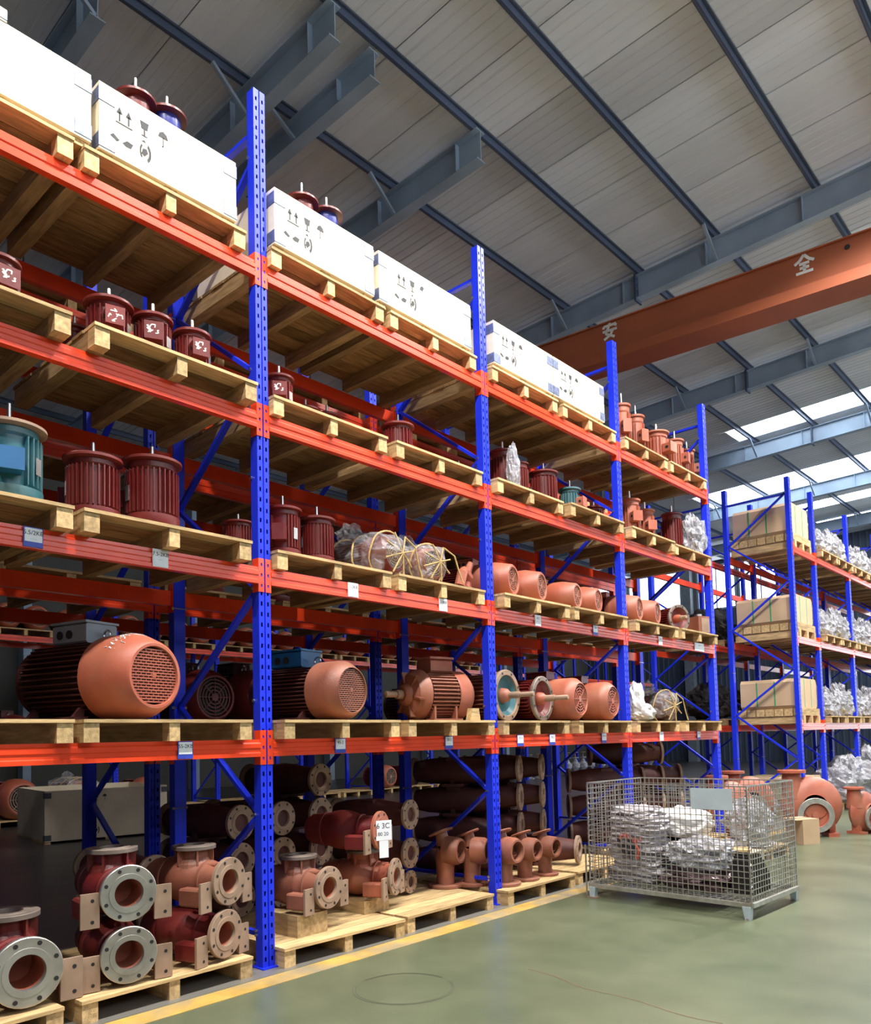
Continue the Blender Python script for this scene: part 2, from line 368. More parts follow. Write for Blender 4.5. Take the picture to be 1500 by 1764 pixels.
# lamps hung in the aisles, outside the frame
def make_lamp():
    r = root('high_bay_lamp')
    MB().lathe([(0, .32), (.08, .32), (.10, .2), (.14, .16), (.26, .02), (.27, 0), (.25, 0), (.13, .14), (0, .15)], 24).build('reflector', 'grey_paint', r)
    MB().lathe([(0, .02), (.2, .02), (.2, .025), (0, .03)], 20).build('diffuser', 'lamp_glow', r)
    MB().tube([(0, 0, .32), (0, 0, 2.12)], .012, 6).build('hanger', 'black', r)
    return r
for k, (x, y, wt) in enumerate([(-1.35, yy, LAMP_W*1.12) for yy in (-1.4, 1.6, 4.5, 7.1, 9.5, 13.8, 16.8, 19.8, 22.8)]+[(-13.2, 4.8+6*i, LAMP2_W) for i in range(5)]):
    l = spawn('lamp', make_lamp, x, y, 9.2,  0, 1, ('%s round high bay lamp hung over the green aisle' if x > -5 else '%s round high bay lamp over the dark aisle behind the racks') % ORD[k if x > -5 else k-9], 'lamp')
    d = bpy.data.lights.new('bulb', 'SPOT'); d.energy = wt; d.spot_size = 2.5; d.spot_blend = .45; d.shadow_soft_size = .14; d.color = (1, .965, .91)
    lo = bpy.data.objects.new('bulb', d); C.objects.link(lo); lo.location = (x, y, 9.18)

# crane girder
cr_ = root('overhead_crane_girder')
YC = 11.7; ZB = 7.68
b = MB()
b.box(-13.5, 9, YC-.012+.0, YC+.012, ZB+.02, ZB+.68); b.box(-13.5, 9, YC+.34, YC+.36, ZB+.02, ZB+.68); b.box(-13.5, 9, YC-.05, YC+.40, ZB+.68, ZB+.70)
b.build('web_box', 'crane_paint', cr_, smooth=False)
MB().box(-13.5, 9, YC-.14, YC+.42, ZB, ZB+.02).build('bottom_flange', 'crane_paint', cr_, smooth=False)
MB().box(-13.5, 9, YC-.14, YC-.115, ZB+.02, ZB+.16).build('cable_rail', 'crane_paint', cr_, smooth=False)
MB().lathe([(0, 0), (.035, 0), (.035, .006), (0, .006)], 16, Matrix.Translation((-2.6, YC-.013, ZB+.56)) @ Matrix.Rotation(PI/2, 4, 'X')).build('web_hole', 'black', cr_)
def char(strokes, x, z, s, nm):
    b = MB()
    for st in strokes:
        for (a0, a1), (b0, b1) in zip(st, st[1:]):
            b.bar((x+a0*s, YC-.016, z+a1*s), (x+b0*s, YC-.016, z+b1*s), .006, .04)
    return b.build(nm, 'white_paint', cr_, smooth=False)
# an (safety, first sign) and quan (second sign), drawn stroke by stroke
AN = [[(.5, 1.0), (.52, .88)], [(.1, .70), (.12, .84), (.92, .84), (.86, .70)], [(.45, .76), (.22, .38), (.80, .05)], [(.72, .56), (.55, .22), (.12, .02)], [(.05, .52), (.97, .52)]]
QUAN = [[(.5, 1), (.28, .72), (.02, .56)], [(.5, 1), (.72, .72), (.98, .56)], [(.25, .52), (.75, .52)], [(.27, .29), (.73, .29)], [(.5, .52), (.5, .05)], [(.08, .04), (.92, .04)]]
char(AN, -6.27, ZB+.41, .27, 'painted_character'); char(QUAN, -3.29, ZB+.40, .27, 'painted_character')
cr_.rotation_euler = (0, 0, .1); cr_.location = Vector((-4.5, 11.53, 0))-Matrix.Rotation(.1, 3, 'Z') @ Vector((-4.5, YC, 0))
tag(cr_, 'rust orange overhead crane girder with two white painted characters below the roof', 'crane')

# ------------------------------------------------------------------ racks
FL = [1.515, 2.734, 3.863, 4.979]
def post_mesh(H):
    """closed perforated upright; front face towards +x, centre at origin"""
    b = MB(); xf, xb = .04, -.04; cols = [(-.05, -.034, 0), (-.034, -.02, 1), (-.02, -.005, 0), (-.005, .005, 2), (.005, .02, 0), (.02, .034, 1), (.034, .05, 0)]
    p = .075; n = int(H/p)
    for y0, y1, k in cols:
        if k == 0: b.add([(xf, y0, 0), (xf, y1, 0), (xf, y1, H), (xf, y0, H)], [(0, 1, 2, 3)])
        elif k == 2:
            b.add([(xf, y0, 0), (xf-.012, y0, 0), (xf-.012, y1, 0), (xf, y1, 0), (xf, y0, H), (xf-.012, y0, H), (xf-.012, y1, H), (xf, y1, H)], [(0, 1, 5, 4), (1, 2, 6, 5), (2, 3, 7, 6)])
        else:
            z = 0
            for i in range(n):
                zz = i*p+.045
                b.add([(xf, y0, z), (xf, y1, z), (xf, y1, zz), (xf, y0, zz)], [(0, 1, 2, 3)]); z = i*p+.075
            b.add([(xf, y0, z), (xf, y1, z), (xf, y1, H), (xf, y0, H)], [(0, 1, 2, 3)])
    b.add([(xf, -.05, 0), (xb, -.05, 0), (xb, -.05, H), (xf, -.05, H)], [(3, 2, 1, 0)])
    b.add([(xf, .05, 0), (xb, .05, 0), (xb, .05, H), (xf, .05, H)], [(0, 1, 2, 3)])
    b.add([(xb, -.05, 0), (xb, .05, 0), (xb, .05, H), (xb, -.05, H)], [(3, 2, 1, 0)])
    b.add([(xf, -.05, H), (xb, -.05, H), (xb, .05, H), (xf, .05, H)], [(0, 1, 2, 3)])
    return b
MESH = {}
def cached(key, fn, name, m, parent=None, smooth=True, kind=None):
    if key not in MESH:
        o = fn().build(name, m, parent, smooth, kind); MESH[key] = o.data; return o
    o = bpy.data.objects.new(name, MESH[key]); C.objects.link(o)
    if parent: o.parent = parent
    if kind: o['kind'] = kind
    return o
def frame(x0, x1, y, H, label, group=None, flip=False, detail=True):
    """upright frame: front post at x0 (aisle side), rear post at x1"""
    r = root('upright_frame'); r.location = ((x0+x1)/2, y, 0)
    h = (x0-x1)/2
    for s in (1, -1):
        o = cached(('post', H), lambda: post_mesh(H), 'upright_post', 'blue_paint', r, smooth=False)
        o.location = (s*h, 0, 0)
        if s*h < 0: o.rotation_euler = (0, 0, PI)
        o2 = cached('foot', lambda: MB().box(-.075, .075, -.07, .07, 0, .008), 'foot_plate', 'blue_paint', r, smooth=False); o2.location = (s*h, 0, 0)
    a = abs(h)-.04; sg = 1 if h > 0 else -1
    segs = [((a, .22), (-a, .22))]; z = .25; side = -1; step = .8
    while z+step < H-.05: segs.append(((-side*-1*a, z), (side*-1*a, z+step))); z += step; side = -side
    segs.append(((a, H-.30), (-a, H-.30)))
    for (xa, za), (xb, zb) in segs:
        if abs(za-zb) > .01:
            pass
        MB().bar((sg*xa, 0, za), (sg*xb, 0, zb), .03, .045, (0, 1, 0)).build('brace', 'blue_paint', r, smooth=False)
    if detail:
        b = MB()
        for z in [.22]+[.25+.8*i for i in range(int((H-.25)/.8)+1)]:
            for s in (1, -1): b.lathe([(0, -.062), (.012, -.062), (.012, .062), (0, .062)], 6, Matrix.Translation((s*(abs(h)-.03), 0, z)) @ Matrix.Rotation(PI/2, 4, 'X'))
        b.build('brace_bolts', 'steel', r, smooth=False, kind='stuff')
    tag(r, label, 'rack frame', group); return r
def beam_prof(L):
    b = MB(); P = [(-.025, -.06), (.025, -.06), (.025, -.035), (.018, -.028), (.018, -.004), (.025, .003), (.025, .03), (.016, .04), (.016, .06), (-.025, .06)]
    k = len(P); V = [(x, y, z) for y in (0, L) for x, z in P]
    b.add(V, [tuple(range(k)), tuple(range(2*k-1, k-1, -1))]+[(i, k+i, k+(i+1) % k, (i+1) % k) for i in range(k)]); return b
def conn_mesh(side):
    b = MB()
    y0, y1 = (.006, .05) if side > 0 else (-.05, -.006)
    # plate with three slots: strips around small openings, 3 mm proud of the post
    zs = [-.12, -.085, -.065, -.01, .012, .065, .085, .12]; ym = (y0+y1)/2
    b.box(.041, .0445, y0, ym-.007, -.12, .12); b.box(.041, .0445, ym+.007, y1, -.12, .12)
    for i in range(0, 8, 2): b.box(.041, .0445, ym-.007, ym+.007, zs[i], zs[i+1])
    yy = y1 if side > 0 else y0
    b.box(-.03, .0445, min(yy, yy+side*.004), max(yy, yy+side*.004), -.12, .12)
    return b
def beam(x, y0, y1, z, face, label, group=None, detail=True):
    """load beam between posts at y0 and y1 on post line x, face=+1/-1 outward in x"""
    r = root('load_beam'); r.location = (x, y0, z); r.rotation_euler = (0, 0, 0)
    L = round(y1-y0-.108, 3)
    o = cached(('beam', L), lambda: beam_prof(L), 'beam_body', 'orange_paint', r, smooth=False)
    o.location = (face*.025, .054 if face > 0 else .054+L, 0); o.rotation_euler = (0, 0, 0 if face > 0 else PI)
    if detail:
        for s, yy in ((1, 0), (-1, y1-y0)):
            sd = s if face > 0 else -s
            c = cached(('conn', sd), lambda: conn_mesh(sd), 'end_connector', 'orange_paint', r, smooth=False)
            c.location = (0, yy, .004); c.rotation_euler = (0, 0, 0 if face > 0 else PI)
    tag(r, label, 'beam', group); return r
YA = [.61, 3.21, 5.81, 8.41, 11.01]
LV = ['lowest', 'second', 'third', 'top']
XA, XAR, XB, XBR = -4.5, -5.65, -6.06, -7.23
BEAMS = {}
for i, y in enumerate(YA):
    frame(XA, XAR, y, 6.36, 'blue perforated upright frame of the front rack, %s' % ['beyond the left picture edge', 'tall one left of centre', 'second in view', 'third in view', 'fourth, at the cross aisle'][i])
    frame(XBR, XB, y, 6.36, 'blue upright frame of the rear rack row behind the %s front frame' % ORD[i], detail=False)
for bi in range(4):
    for li, z in enumerate(FL):
        BEAMS[bi, li] = beam(XA, YA[bi], YA[bi+1], z, 1, 'orange front beam, %s level of the %s rack bay' % (LV[li], ORD[bi]))
        beam(XAR, YA[bi], YA[bi+1], z, -1, 'orange rear beam, %s level of the %s rack bay' % (LV[li], ORD[bi]))
        for xx, nm in ((XB, 'near'), (XBR, 'far')):
            beam(xx, YA[bi], YA[bi+1], z, 1 if xx == XB else -1, 'orange %s-side beam of the rear rack row, %s level, %s bay' % (nm, LV[li], ORD[bi]))
# row C across the dark aisle
YCR = [3.0+2.6*k for k in range(13)]
for k, y in enumerate(YCR):
    frame(-17, -18.1, y, 5.2, 'blue upright frame of the far rack beyond the dark aisle, %s along' % (ORD+['thirteenth'])[k], detail=False)
for k in range(12):
    for z, nm in ((1.51, 'low'), (2.72, 'middle'), (3.83, 'upper')):
        if k < 6 and nm == 'middle': continue
        beam(-17, YCR[k], YCR[k+1], z, 1, 'orange front beam of the far rack, %s level, %s bay' % (nm, ORD[k]), detail=k < 6)
        beam(-18.1, YCR[k], YCR[k+1], z, -1, 'orange rear beam of the far rack, %s level, %s bay' % (nm, ORD[k]), detail=False)
# row D + E beyond the cross aisle
YD = [14.65, 15.95, 18.25, 20.55, 22.85, 25.15]; LD = [1.62, 3.18, 4.82]
YE = [14.65, 17.1, 19.6, 22.1, 24.6]
for k, y in enumerate(YD): frame(XA, XAR, y, 6.13, 'blue upright frame of the right-hand rack beyond the cross aisle, %s frame' % ORD[k])
for k, y in enumerate(YE): frame(XBR, XB, y, 6.2, 'blue upright frame behind the right-hand rack, %s frame' % ORD[k], detail=False)
for k in range(5):
    for li, z in enumerate(LD):
        beam(XA, YD[k], YD[k+1], z, 1, 'orange front beam of the right-hand rack, %s level, %s bay' % (['low', 'middle', 'upper'][li], ORD[k]))
        beam(XAR, YD[k], YD[k+1], z, -1, 'orange rear beam of the right-hand rack, %s level, %s bay' % (['low', 'middle', 'upper'][li], ORD[k]))
for k in range(4):
    for li, z in enumerate(LD):
        for xx in (XB, XBR): beam(xx, YE[k], YE[k+1], z, 1 if xx == XB else -1, 'orange %s beam behind the right-hand rack, %s level, %s bay' % ('near' if xx == XB else 'far', ['low', 'middle', 'upper'][li], ORD[k]))

# label cards on beams
def text_mesh(s, size, m, parent, loc, nm='card_text'):
    cu = bpy.data.curves.new('t', 'FONT'); cu.body = s; cu.size = size; cu.align_x = 'CENTER'; cu.align_y = 'CENTER'; cu.extrude = .0004
    o = bpy.data.objects.new('t', cu); C.objects.link(o)
    dg = bpy.context.evaluated_depsgraph_get(); dg.update()
    me = bpy.data.meshes.new_from_object(o.evaluated_get(dg)); me.materials.clear(); me.materials.append(MAT[m])
    bpy.data.objects.remove(o)
    n = bpy.data.objects.new(nm, me); C.objects.link(n); n.parent = parent; n.location = loc; n.rotation_euler = (PI/2, 0, PI/2); return n
def card(bi, li, u, txt, blue=True, wd=.095, hh=.085):
    bm_ = BEAMS[bi, li]; y = ya(u, -4.44, FL[li])-YA[bi]
    body = bm_.children[0]
    h = MB().box(.0505-.025, .056-.025, y-.054-wd/2-.006, y-.054+wd/2+.006, -.055, .058 if not blue else .058)
    o = h.build('label_holder', 'blue_plastic' if blue else 'card', body, smooth=False)
    c = MB().box(.0315, .033, y-.054-wd/2, y-.054+wd/2, -.055+(.03 if blue else .005), .052).build('label_card', 'card', body, smooth=False)
    c['label'] = 'white paper card with dark print'
    # text sits on the card: joined flat marks as its own sub-part of the beam body
    text_mesh(txt, .034, 'ink', body, (.0335, y-.054, .025)); 
    text_mesh('- - - -', .016, 'ink', body, (.0335, y-.054, -.008))
card(0, 1, 58, '5.5/2KB'); card(0, 1, 277, '7.5-2KB', False); card(0, 0, 320, '55-2KB')
card(1, 1, 609, '1-2KB', False); card(1, 1, 764, '3-2KB', False); card(1, 0, 587, '45-2'); card(1, 0, 774, '30-2')
card(2, 1, 927, '4-2', False); card(2, 1, 1026, '3-4'); card(2, 0, 897, '22-2'); card(2, 0, 952, '18-2'); card(2, 0, 1041, '15-2')
card(3, 1, 1138, '11-2', False); card(3, 1, 1205, '11-4', False, .3); card(3, 0, 1140, '7-2', False); card(3, 0, 1204, '5-2')

# ------------------------------------------------------------------ pallets
PD = 1.25
mat('aged_wood', (.30, .185, .085), .8, var=.35, scale=4, stretch=(9, 1.2, 9), bump=.25, bscale=18, rnd=.3, spec=.1)  # shade under the rack decks, put into the board colour
mat('shade_wood_x', (.36, .24, .12), .8, var=.3, scale=4, stretch=(1.2, 9, 9), bump=.25, bscale=18, rnd=.2, spec=.1)  # same painted shade for the stringer sides
def make_pallet(W=1.15, thick=.02, sh=.115, shaded=True):
    def mk():
        r = root('wooden_pallet')
        for k, y in enumerate((-W/2+.05, 0, W/2-.05)):
            ww = (.045, .035, .045)[k]
            MB().box(-PD/2+.01, PD/2-.10, y-ww, y+ww, 0, sh).build('stringer', 'shade_wood_x' if shaded else 'wood_x', r, smooth=False)
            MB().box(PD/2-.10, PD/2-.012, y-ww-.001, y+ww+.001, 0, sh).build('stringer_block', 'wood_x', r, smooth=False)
        n = 8; bw = .1505; gap = (PD-n*bw)/(n-1)
        for i in range(n):
            x = -PD/2+i*(bw+gap); j = random.uniform(-.006, .006)
            MB().box(x, x+bw, -W/2+j, W/2+j, sh, sh+thick).build('deck_board', 'wood' if (i == n-1 or not shaded) else 'aged_wood', r, smooth=False)
        return r
    return mk
def pallet(x, y, z, label, W=1.15, rz=0, key=None, sx=1):
    o = spawn(('pal', W, z > .01), make_pallet(W, shaded=z > .01), x, y, z, rz, (sx, 1, 1), label, 'pallet'); return o
XP = -4.35-PD/2      # pallets overhang the front beams a little
PT = .135
pal_y = {}
LN = ['on the lowest beams', 'on the second beams', 'on the third beams', 'on the top beams']
cfg = {(0, 0): (1.27, 2.46), (0, 1): (1.24, 2.44), (0, 2): (1.22, 2.50), (0, 3): (1.26, 2.47),
       (1, 0): (3.85, 5.12), (1, 1): (3.86, 5.09), (1, 2): (3.84, 5.09), (1, 3): (3.84, 5.06),
       (2, 0): (6.45, 7.72), (2, 1): (6.46, 7.68), (2, 2): (6.46, 7.68), (2, 3): (6.45, 7.70),
       (3, 0): (9.05, 10.32), (3, 1): (9.07, 10.3), (3, 2): (9.05, 10.3), (3, 3): (9.05, 10.28)}
for (bi, li), yy in cfg.items():
    for s, y in enumerate(yy):
        OV = {(0, 3): (.06, .055), (0, 2): (.13, .13), (0, 1): (.12, .13), (0, 0): (.06, .085), (1, 3): (.05, .05), (1, 2): (.055, .06), (1, 1): (.05, .05), (1, 0): (.12, .10), (2, 3): (.05, .05), (2, 2): (.07, .12), (2, 1): (.11, .12), (2, 0): (.06, .1), (3, 3): (.06, .06), (3, 2): (.11, .07), (3, 1): (.1, .11), (3, 0): (.07, .1)}[bi, li][s]
        pallet(-4.45+OV-PD/2, y, FL[li]+.06, 'pale wooden pallet %s of the %s rack bay, %s of the two' % (LN[li], ORD[bi], ('left', 'right')[s]))
for (bi, s, y, rz) in ((0, 0, 1.18, .03), (0, 1, 2.43, .02), (1, 0, 3.85, -.03), (1, 1, 5.03, .02), (2, 0, 6.35, .0), (2, 1, 7.6, 0), (3, 0, 9.1, 0), (3, 1, 10.35, 0)):
    pallet(XP+(.03 if s == 0 else 0), y, 0, 'pale wooden pallet on the floor under the %s rack bay, %s' % (ORD[bi], ('left', 'right')[s]), rz=rz)
ZL = [z+.06+PT for z in FL]
# rear row pallets (dark behind)
for bi in range(4):
    for li in range(4):
        for s in (0, 1):
            y = YA[bi]+.68+1.24*s
            pallet(-6.65, y, FL[li]+.06, 'wooden pallet in the rear rack row, %s level, %s bay, %s' % (LV[li], ORD[bi], ('left', 'right')[s]))

# ------------------------------------------------------------------ crates
def clip_parts(r, x, Y, z0, z1, m='clip_metal', xb=None):
    for y in (-Y, Y):
        for z in (z0+.06, z1-.075):
            b = MB(); s = 1 if y > 0 else -1
            b.box(x, x+.004, min(y, y-s*.10), max(y, y-s*.10), z-.045, z+.045)
            b.box(x-.09, x+.004, min(y, y+s*.004), max(y, y+s*.004), z-.045, z+.045)
            b.build('corner_clip', m, r, smooth=False)
def make_crate(W=1.06, D=1.05, H=.46, m='plywood', clips='clip_metal', marks=True):
    def mk():
        r = root('plywood_crate'); t = .012; x = D/2; z0 = .04
        MB().box(x-t, x, -W/2, W/2, z0, H).build('front_panel', m, r, smooth=False)
        MB().box(-x, -x+t, -W/2, W/2, z0, H).build('back_panel', m, r, smooth=False)
        for s in (-1, 1): MB().box(-x+t, x-t, min(s*W/2, s*(W/2-t)), max(s*W/2, s*(W/2-t)), z0, H).build('side_panel', m, r, smooth=False)
        MB().box(-x+t, x-t, -W/2+t, W/2-t, z0, z0+.015).build('base_board', m, r, smooth=False)
        for y in (-W/2+.05, 0, W/2-.05): MB().box(-x+.02, x-.02, y-.045, y+.045, 0, z0).build('skid', 'wood_x', r, smooth=False)
        clip_parts(r, x, W/2, z0, H, clips)
        if marks:
            X = x+.001; BB = [MB()]
            def nx(nm): BB[0].build(nm, 'ink', r, smooth=False); BB[0] = MB()
            def q(y0, y1, a, c): BB[0].box(X, X+.001, y0, y1, a, c)
            def P(pts): BB[0].poly([(p[0], p[1]) for p in pts], .001, Matrix.Translation((X, 0, 0)) @ Matrix(((0, 0, 1, 0), (1, 0, 0, 0), (0, 1, 0, 0), (0, 0, 0, 1))))
            zt = H-.13
            for y in (-.36, -.30):   # two upright arrows over a ground line
                q(y-.005, y+.005, zt-.06, zt); P([(y-.02, zt-.01), (y+.02, zt-.01), (y, zt+.035)])
            q(-.385, -.275, zt-.075, zt-.067); nx('arrow_mark')
            P([(-.225, zt+.03), (-.165, zt+.03), (-.175, zt-.02), (-.215, zt-.02)]); q(-.20, -.19, zt-.06, zt-.02); q(-.215, -.175, zt-.067, zt-.06)    ; nx('goblet_mark')
            P([(-.10, zt-.005), (-.09, zt+.025), (-.065, zt+.04), (-.04, zt+.025), (-.03, zt-.005)]); q(-.068, -.062, zt-.06, zt); q(-.075, -.062, zt-.066, zt-.06)   ; nx('umbrella_mark')
            zb = z0+.12                                     # stencilled scrawl and round stamp
            P([(-.42, zb), (-.40, zb+.02), (-.36, zb-.005), (-.375, zb-.02)]); P([(-.34, zb-.01), (-.31, zb+.018), (-.27, zb+.012), (-.285, zb-.02), (-.32, zb-.022)]); nx('scrawl_mark')
            for a0, a1, r0, r1 in ((-60, 60, .045, .07), (130, 230, .045, .062)):
                n = 6; o_ = []; 
                for k in range(n+1): a = math.radians(a0+(a1-a0)*k/n); o_.append((-.19+r1*.6*math.cos(a), zb+.01+r1*math.sin(a)))
                for k in range(n, -1, -1): a = math.radians(a0+(a1-a0)*k/n); o_.append((-.19+r0*.6*math.cos(a), zb+.01+r0*math.sin(a)))
                P(o_)
            P([(-.205, zb+.03), (-.18, zb+.035), (-.17, zb+.01), (-.195, zb-.02), (-.215, zb-.005)]); P([(-.215, zb+.075), (-.195, zb+.09), (-.185, zb+.075)])
            nx('round_stamp')
        return r
    return mk
XC = -4.41-1.05/2
crates = [(1.42, 1.04, 'first white plywood crate on the top beams, at the left edge of the picture'),
          (2.48, .98, 'second white plywood crate on the top beams, left of the tall blue post'),
          (3.80, 1.00, 'third white plywood crate on the top beams, just right of the tall blue post'),
          (4.96, 1.20, 'fourth white plywood crate on the top beams, with a purple smear'),
          (6.43, 1.03, 'fifth white plywood crate on the top beams, right of the second blue post'),
          (7.49, 1.06, 'sixth white plywood crate on the top beams, last before the third post')]
ZC = ZL[3]
for i, (y, W, lb) in enumerate(crates):
    hh = .46 if i else .46
    c = make_crate(W, 1.05, .47)(); place(c, XC, y, ZC); tag(c, lb, 'crate', None)
    if i == 3:
        b = MB(); b.poly([(-.08, .30), (-.05, .36), (-.01, .35), (.03, .37), (.05, .33), (.0, .31), (-.02, .23), (-.06, .22)], .001, Matrix.Translation((.5262, 0, 0)) @ Matrix(((0, 0, 1, 0), (1, 0, 0, 0), (0, 1, 0, 0), (0, 0, 0, 1))))
        b.build('paint_smear', mat('smear', (.55, .5, .78), .6), c, smooth=False)
c = root('crate_lid'); MB().box(-.53, .53, -.5, .5, 0, .075).build('lid_panel', 'plywood', c, smooth=False); MB().box(.53, .534, .40, .5, .012, .065).build('corner_clip', 'clip_metal', c, smooth=False)
place(c, XC, .96, ZC+.472); tag(c, 'plywood lid lying on the first crate at the left picture edge', 'lid')
c = make_crate(2.0, 2.05, .86, 'old_plywood', 'dark_clip')(); place(c, -14.1, 6.35, 0, -.16); tag(c, 'big open weathered plywood crate on the dark floor behind the racks', 'crate')

# ------------------------------------------------------------------ motors
def fins_ring(b, r0, r1, z0, z1, n, t=.004, skip=(), T=None):
    T = T or Matrix()
    for i in range(n):
        a = 2*PI*i/n
        if any(abs((math.degrees(a)-s+180) % 360-180) < w_ for s, w_ in skip): continue
        R = T @ Matrix.Rotation(a, 4, 'Z'); b.box(r0, r1, -t, t, z0, z1, R)
def scribble(r, o, R, s, seed):
    """chalk strokes on a box face; o origin on the face, R rows: face axes"""
    rn = random.Random(seed); b = MB(); ax, ay, n = R
    for k in range(5):
        p = Vector(o)+ax*rn.uniform(-.5, .5)*s+ay*rn.uniform(-.4, .4)*s
        for j in range(3):
            q = p+ax*rn.uniform(-.4, .4)*s+ay*rn.uniform(-.5, .5)*s
            d = q-Vector(o); q = Vector(o)+ax*max(-.6*s, min(.6*s, d.dot(ax)))+ay*max(-.6*s, min(.6*s, d.dot(ay)))
            if (q-p).length > .005: b.bar(p, q, .002, .006*s/.06, n.cross((q-p).normalized()))
            p = q
    return b.build('chalk_mark', 'chalk', r, smooth=False)
def motor_v(mt='red_paint', R=.15, H=.34, fl=.15, style='slim', boxm=None, chalk=True, boxside=0, flm=None, shaft=.11):
    """upright motor standing on its fan cowl, mounting flange and shaft at the top"""
    def mk():
        r = root('flange_motor'); n = 30 if style == 'fins' else 22
        MB().lathe([(0, .0), (R*.55, 0), (R*.82, .015), (R*.92, .05), (R*.92, H*.24), (R*.86, H*.25), (0, H*.25)], 32).build('fan_cowl', mt, r)
        MB().lathe([(0, H*.25), (R*.72, H*.25), (R*.72, H*.84), (R*.80, H*.87), (R*.80, H-.02), (0, H-.02)], 28).build('motor_body', mt, r)
        b = MB(); fins_ring(b, R*.70, R*.90, H*.27, H*.84, n, .0035, ((boxside, 24),)); b.build('cooling_fins', mt, r, smooth=False, kind='stuff')
        MB().lathe([(0, H*.93), (R*.8, H-.028), (fl*.95, H-.024), (fl, H-.02), (fl, H-.004), (fl*.96, H), (fl*.62, H), (fl*.60, H-.006), (0, H-.006)], 36).build('mounting_flange', flm or mt, r)
        b = MB()
        for k in range(4): a = PI/4+k*PI/2; b.lathe([(0, 0), (.009, 0), (.009, .002), (0, .002)], 8, Matrix.Translation((fl*.82*math.cos(a), fl*.82*math.sin(a), H-.0005)))
        b.build('bolt_holes', 'black', r, kind='stuff')
        MB().lathe([(0, H-.01), (R*.34, H-.01), (R*.28, H+.012), (.015, H+.014), (.012, H+shaft), (.009, H+shaft+.004), (0, H+shaft+.004)], 16).build('shaft', 'steel', r)
        a = math.radians(boxside); T = Matrix.Rotation(a, 4, 'Z')
        bs = .055 if style == 'slim' else .06; bz = H*.56 if style == 'slim' else H*.5
        o = MB(); o.M = T; o.bev(R*.7, R*.92+.06, -bs, bs, bz-bs, bz+bs, .008, 'x'); tb = o.build('terminal_box', boxm or mt, r, smooth=False)
        o = MB(); o.M = T; X = R*.92+.06; o.box(X, X+.006, -bs-.004, bs+.004, bz-bs-.004, bz+bs+.004); o.build('box_lid', boxm or mt, tb, smooth=False)
        o = MB(); o.M = T; o.lathe([(0, 0), (.016, 0), (.016, .004), (.011, .004), (.011, .001), (0, .001)], 12, Matrix.Translation(((R*.8+X)/2, -bs, bz)) @ Matrix.Rotation(PI/2, 4, 'X')); o.build('cable_hole', 'black', tb)
        if chalk:
            ax = T.to_3x3() @ Vector((0, 1, 0)); nn = T.to_3x3() @ Vector((1, 0, 0))
            scribble(tb, tuple(T @ Vector((X+.007, 0, bz))), (ax, Vector((0, 0, 1)), nn), bs*1.3, int(R*1000+H*777+boxside))
        pl = MB(); pl.M = Matrix.Rotation(a+.95, 4, 'Z'); pl.box(R*.9, R*.91, -.025, .025, H*.42, H*.62); pl.build('name_plate', 'machined', r, smooth=False)
        return r
    return mk
def grille(r, R, x, rows, m, mb='black'):
    """real perforated guard: bars in front of a dark fan well, facing +x"""
    MB().lathe([(0, x-.03), (R, x-.03), (R*.99, x-.03)], 32, RXP).build('fan_well', mb, r)
    b = MB(); p = 2*R/rows; t = p*.26
    for i in range(rows+1):
        z = -R+i*p; hw = math.sqrt(max(0, R*R-z*z))
        if hw > .01: b.box(x-.006, x, -hw, hw, z-t, z+t)
        if i < rows:
            zc = z+p/2; hw = math.sqrt(max(0, R*R-max(abs(z), abs(z+p))**2)); k = -R+(p if i % 2 else 0)
            while k < R:
                if abs(k) < hw: b.box(x-.006, x-.001, k-t*.7, k+t*.7, z+t, z+p-t)
                k += 2.2*p
    b.lathe([(0, x+.002), (R*.10, x+.002), (R*.13, x-.004), (0, x-.004)], 4, RXP @ Matrix.Rotation(PI/4, 4, 'Z'))
    return b.build('grille', m, r, smooth=False)
def grille_ring(r, R, x, m, mb='black'):
    MB().lathe([(0, x-.03), (R, x-.03)], 28, RXP).build('fan_well', mb, r)
    b = MB()
    for q in range(1, 6):
        rr = R*q/5.5; b.lathe([(rr-.005, x-.006), (rr+.005, x-.006), (rr+.005, x), (rr-.005, x), (rr-.005, x-.006)], 28, RXP)
    for k in range(8):
        a = 2*PI*k/8; b.bar((x-.004, 0, 0), (x-.004, R*math.cos(a), R*math.sin(a)), .006, .014, (1, 0, 0))
    b.lathe([(0, x+.004), (R*.2, x+.004), (R*.22, x-.006), (0, x-.006)], 16, RXP)
    return b.build('grille', m, r, smooth=False)
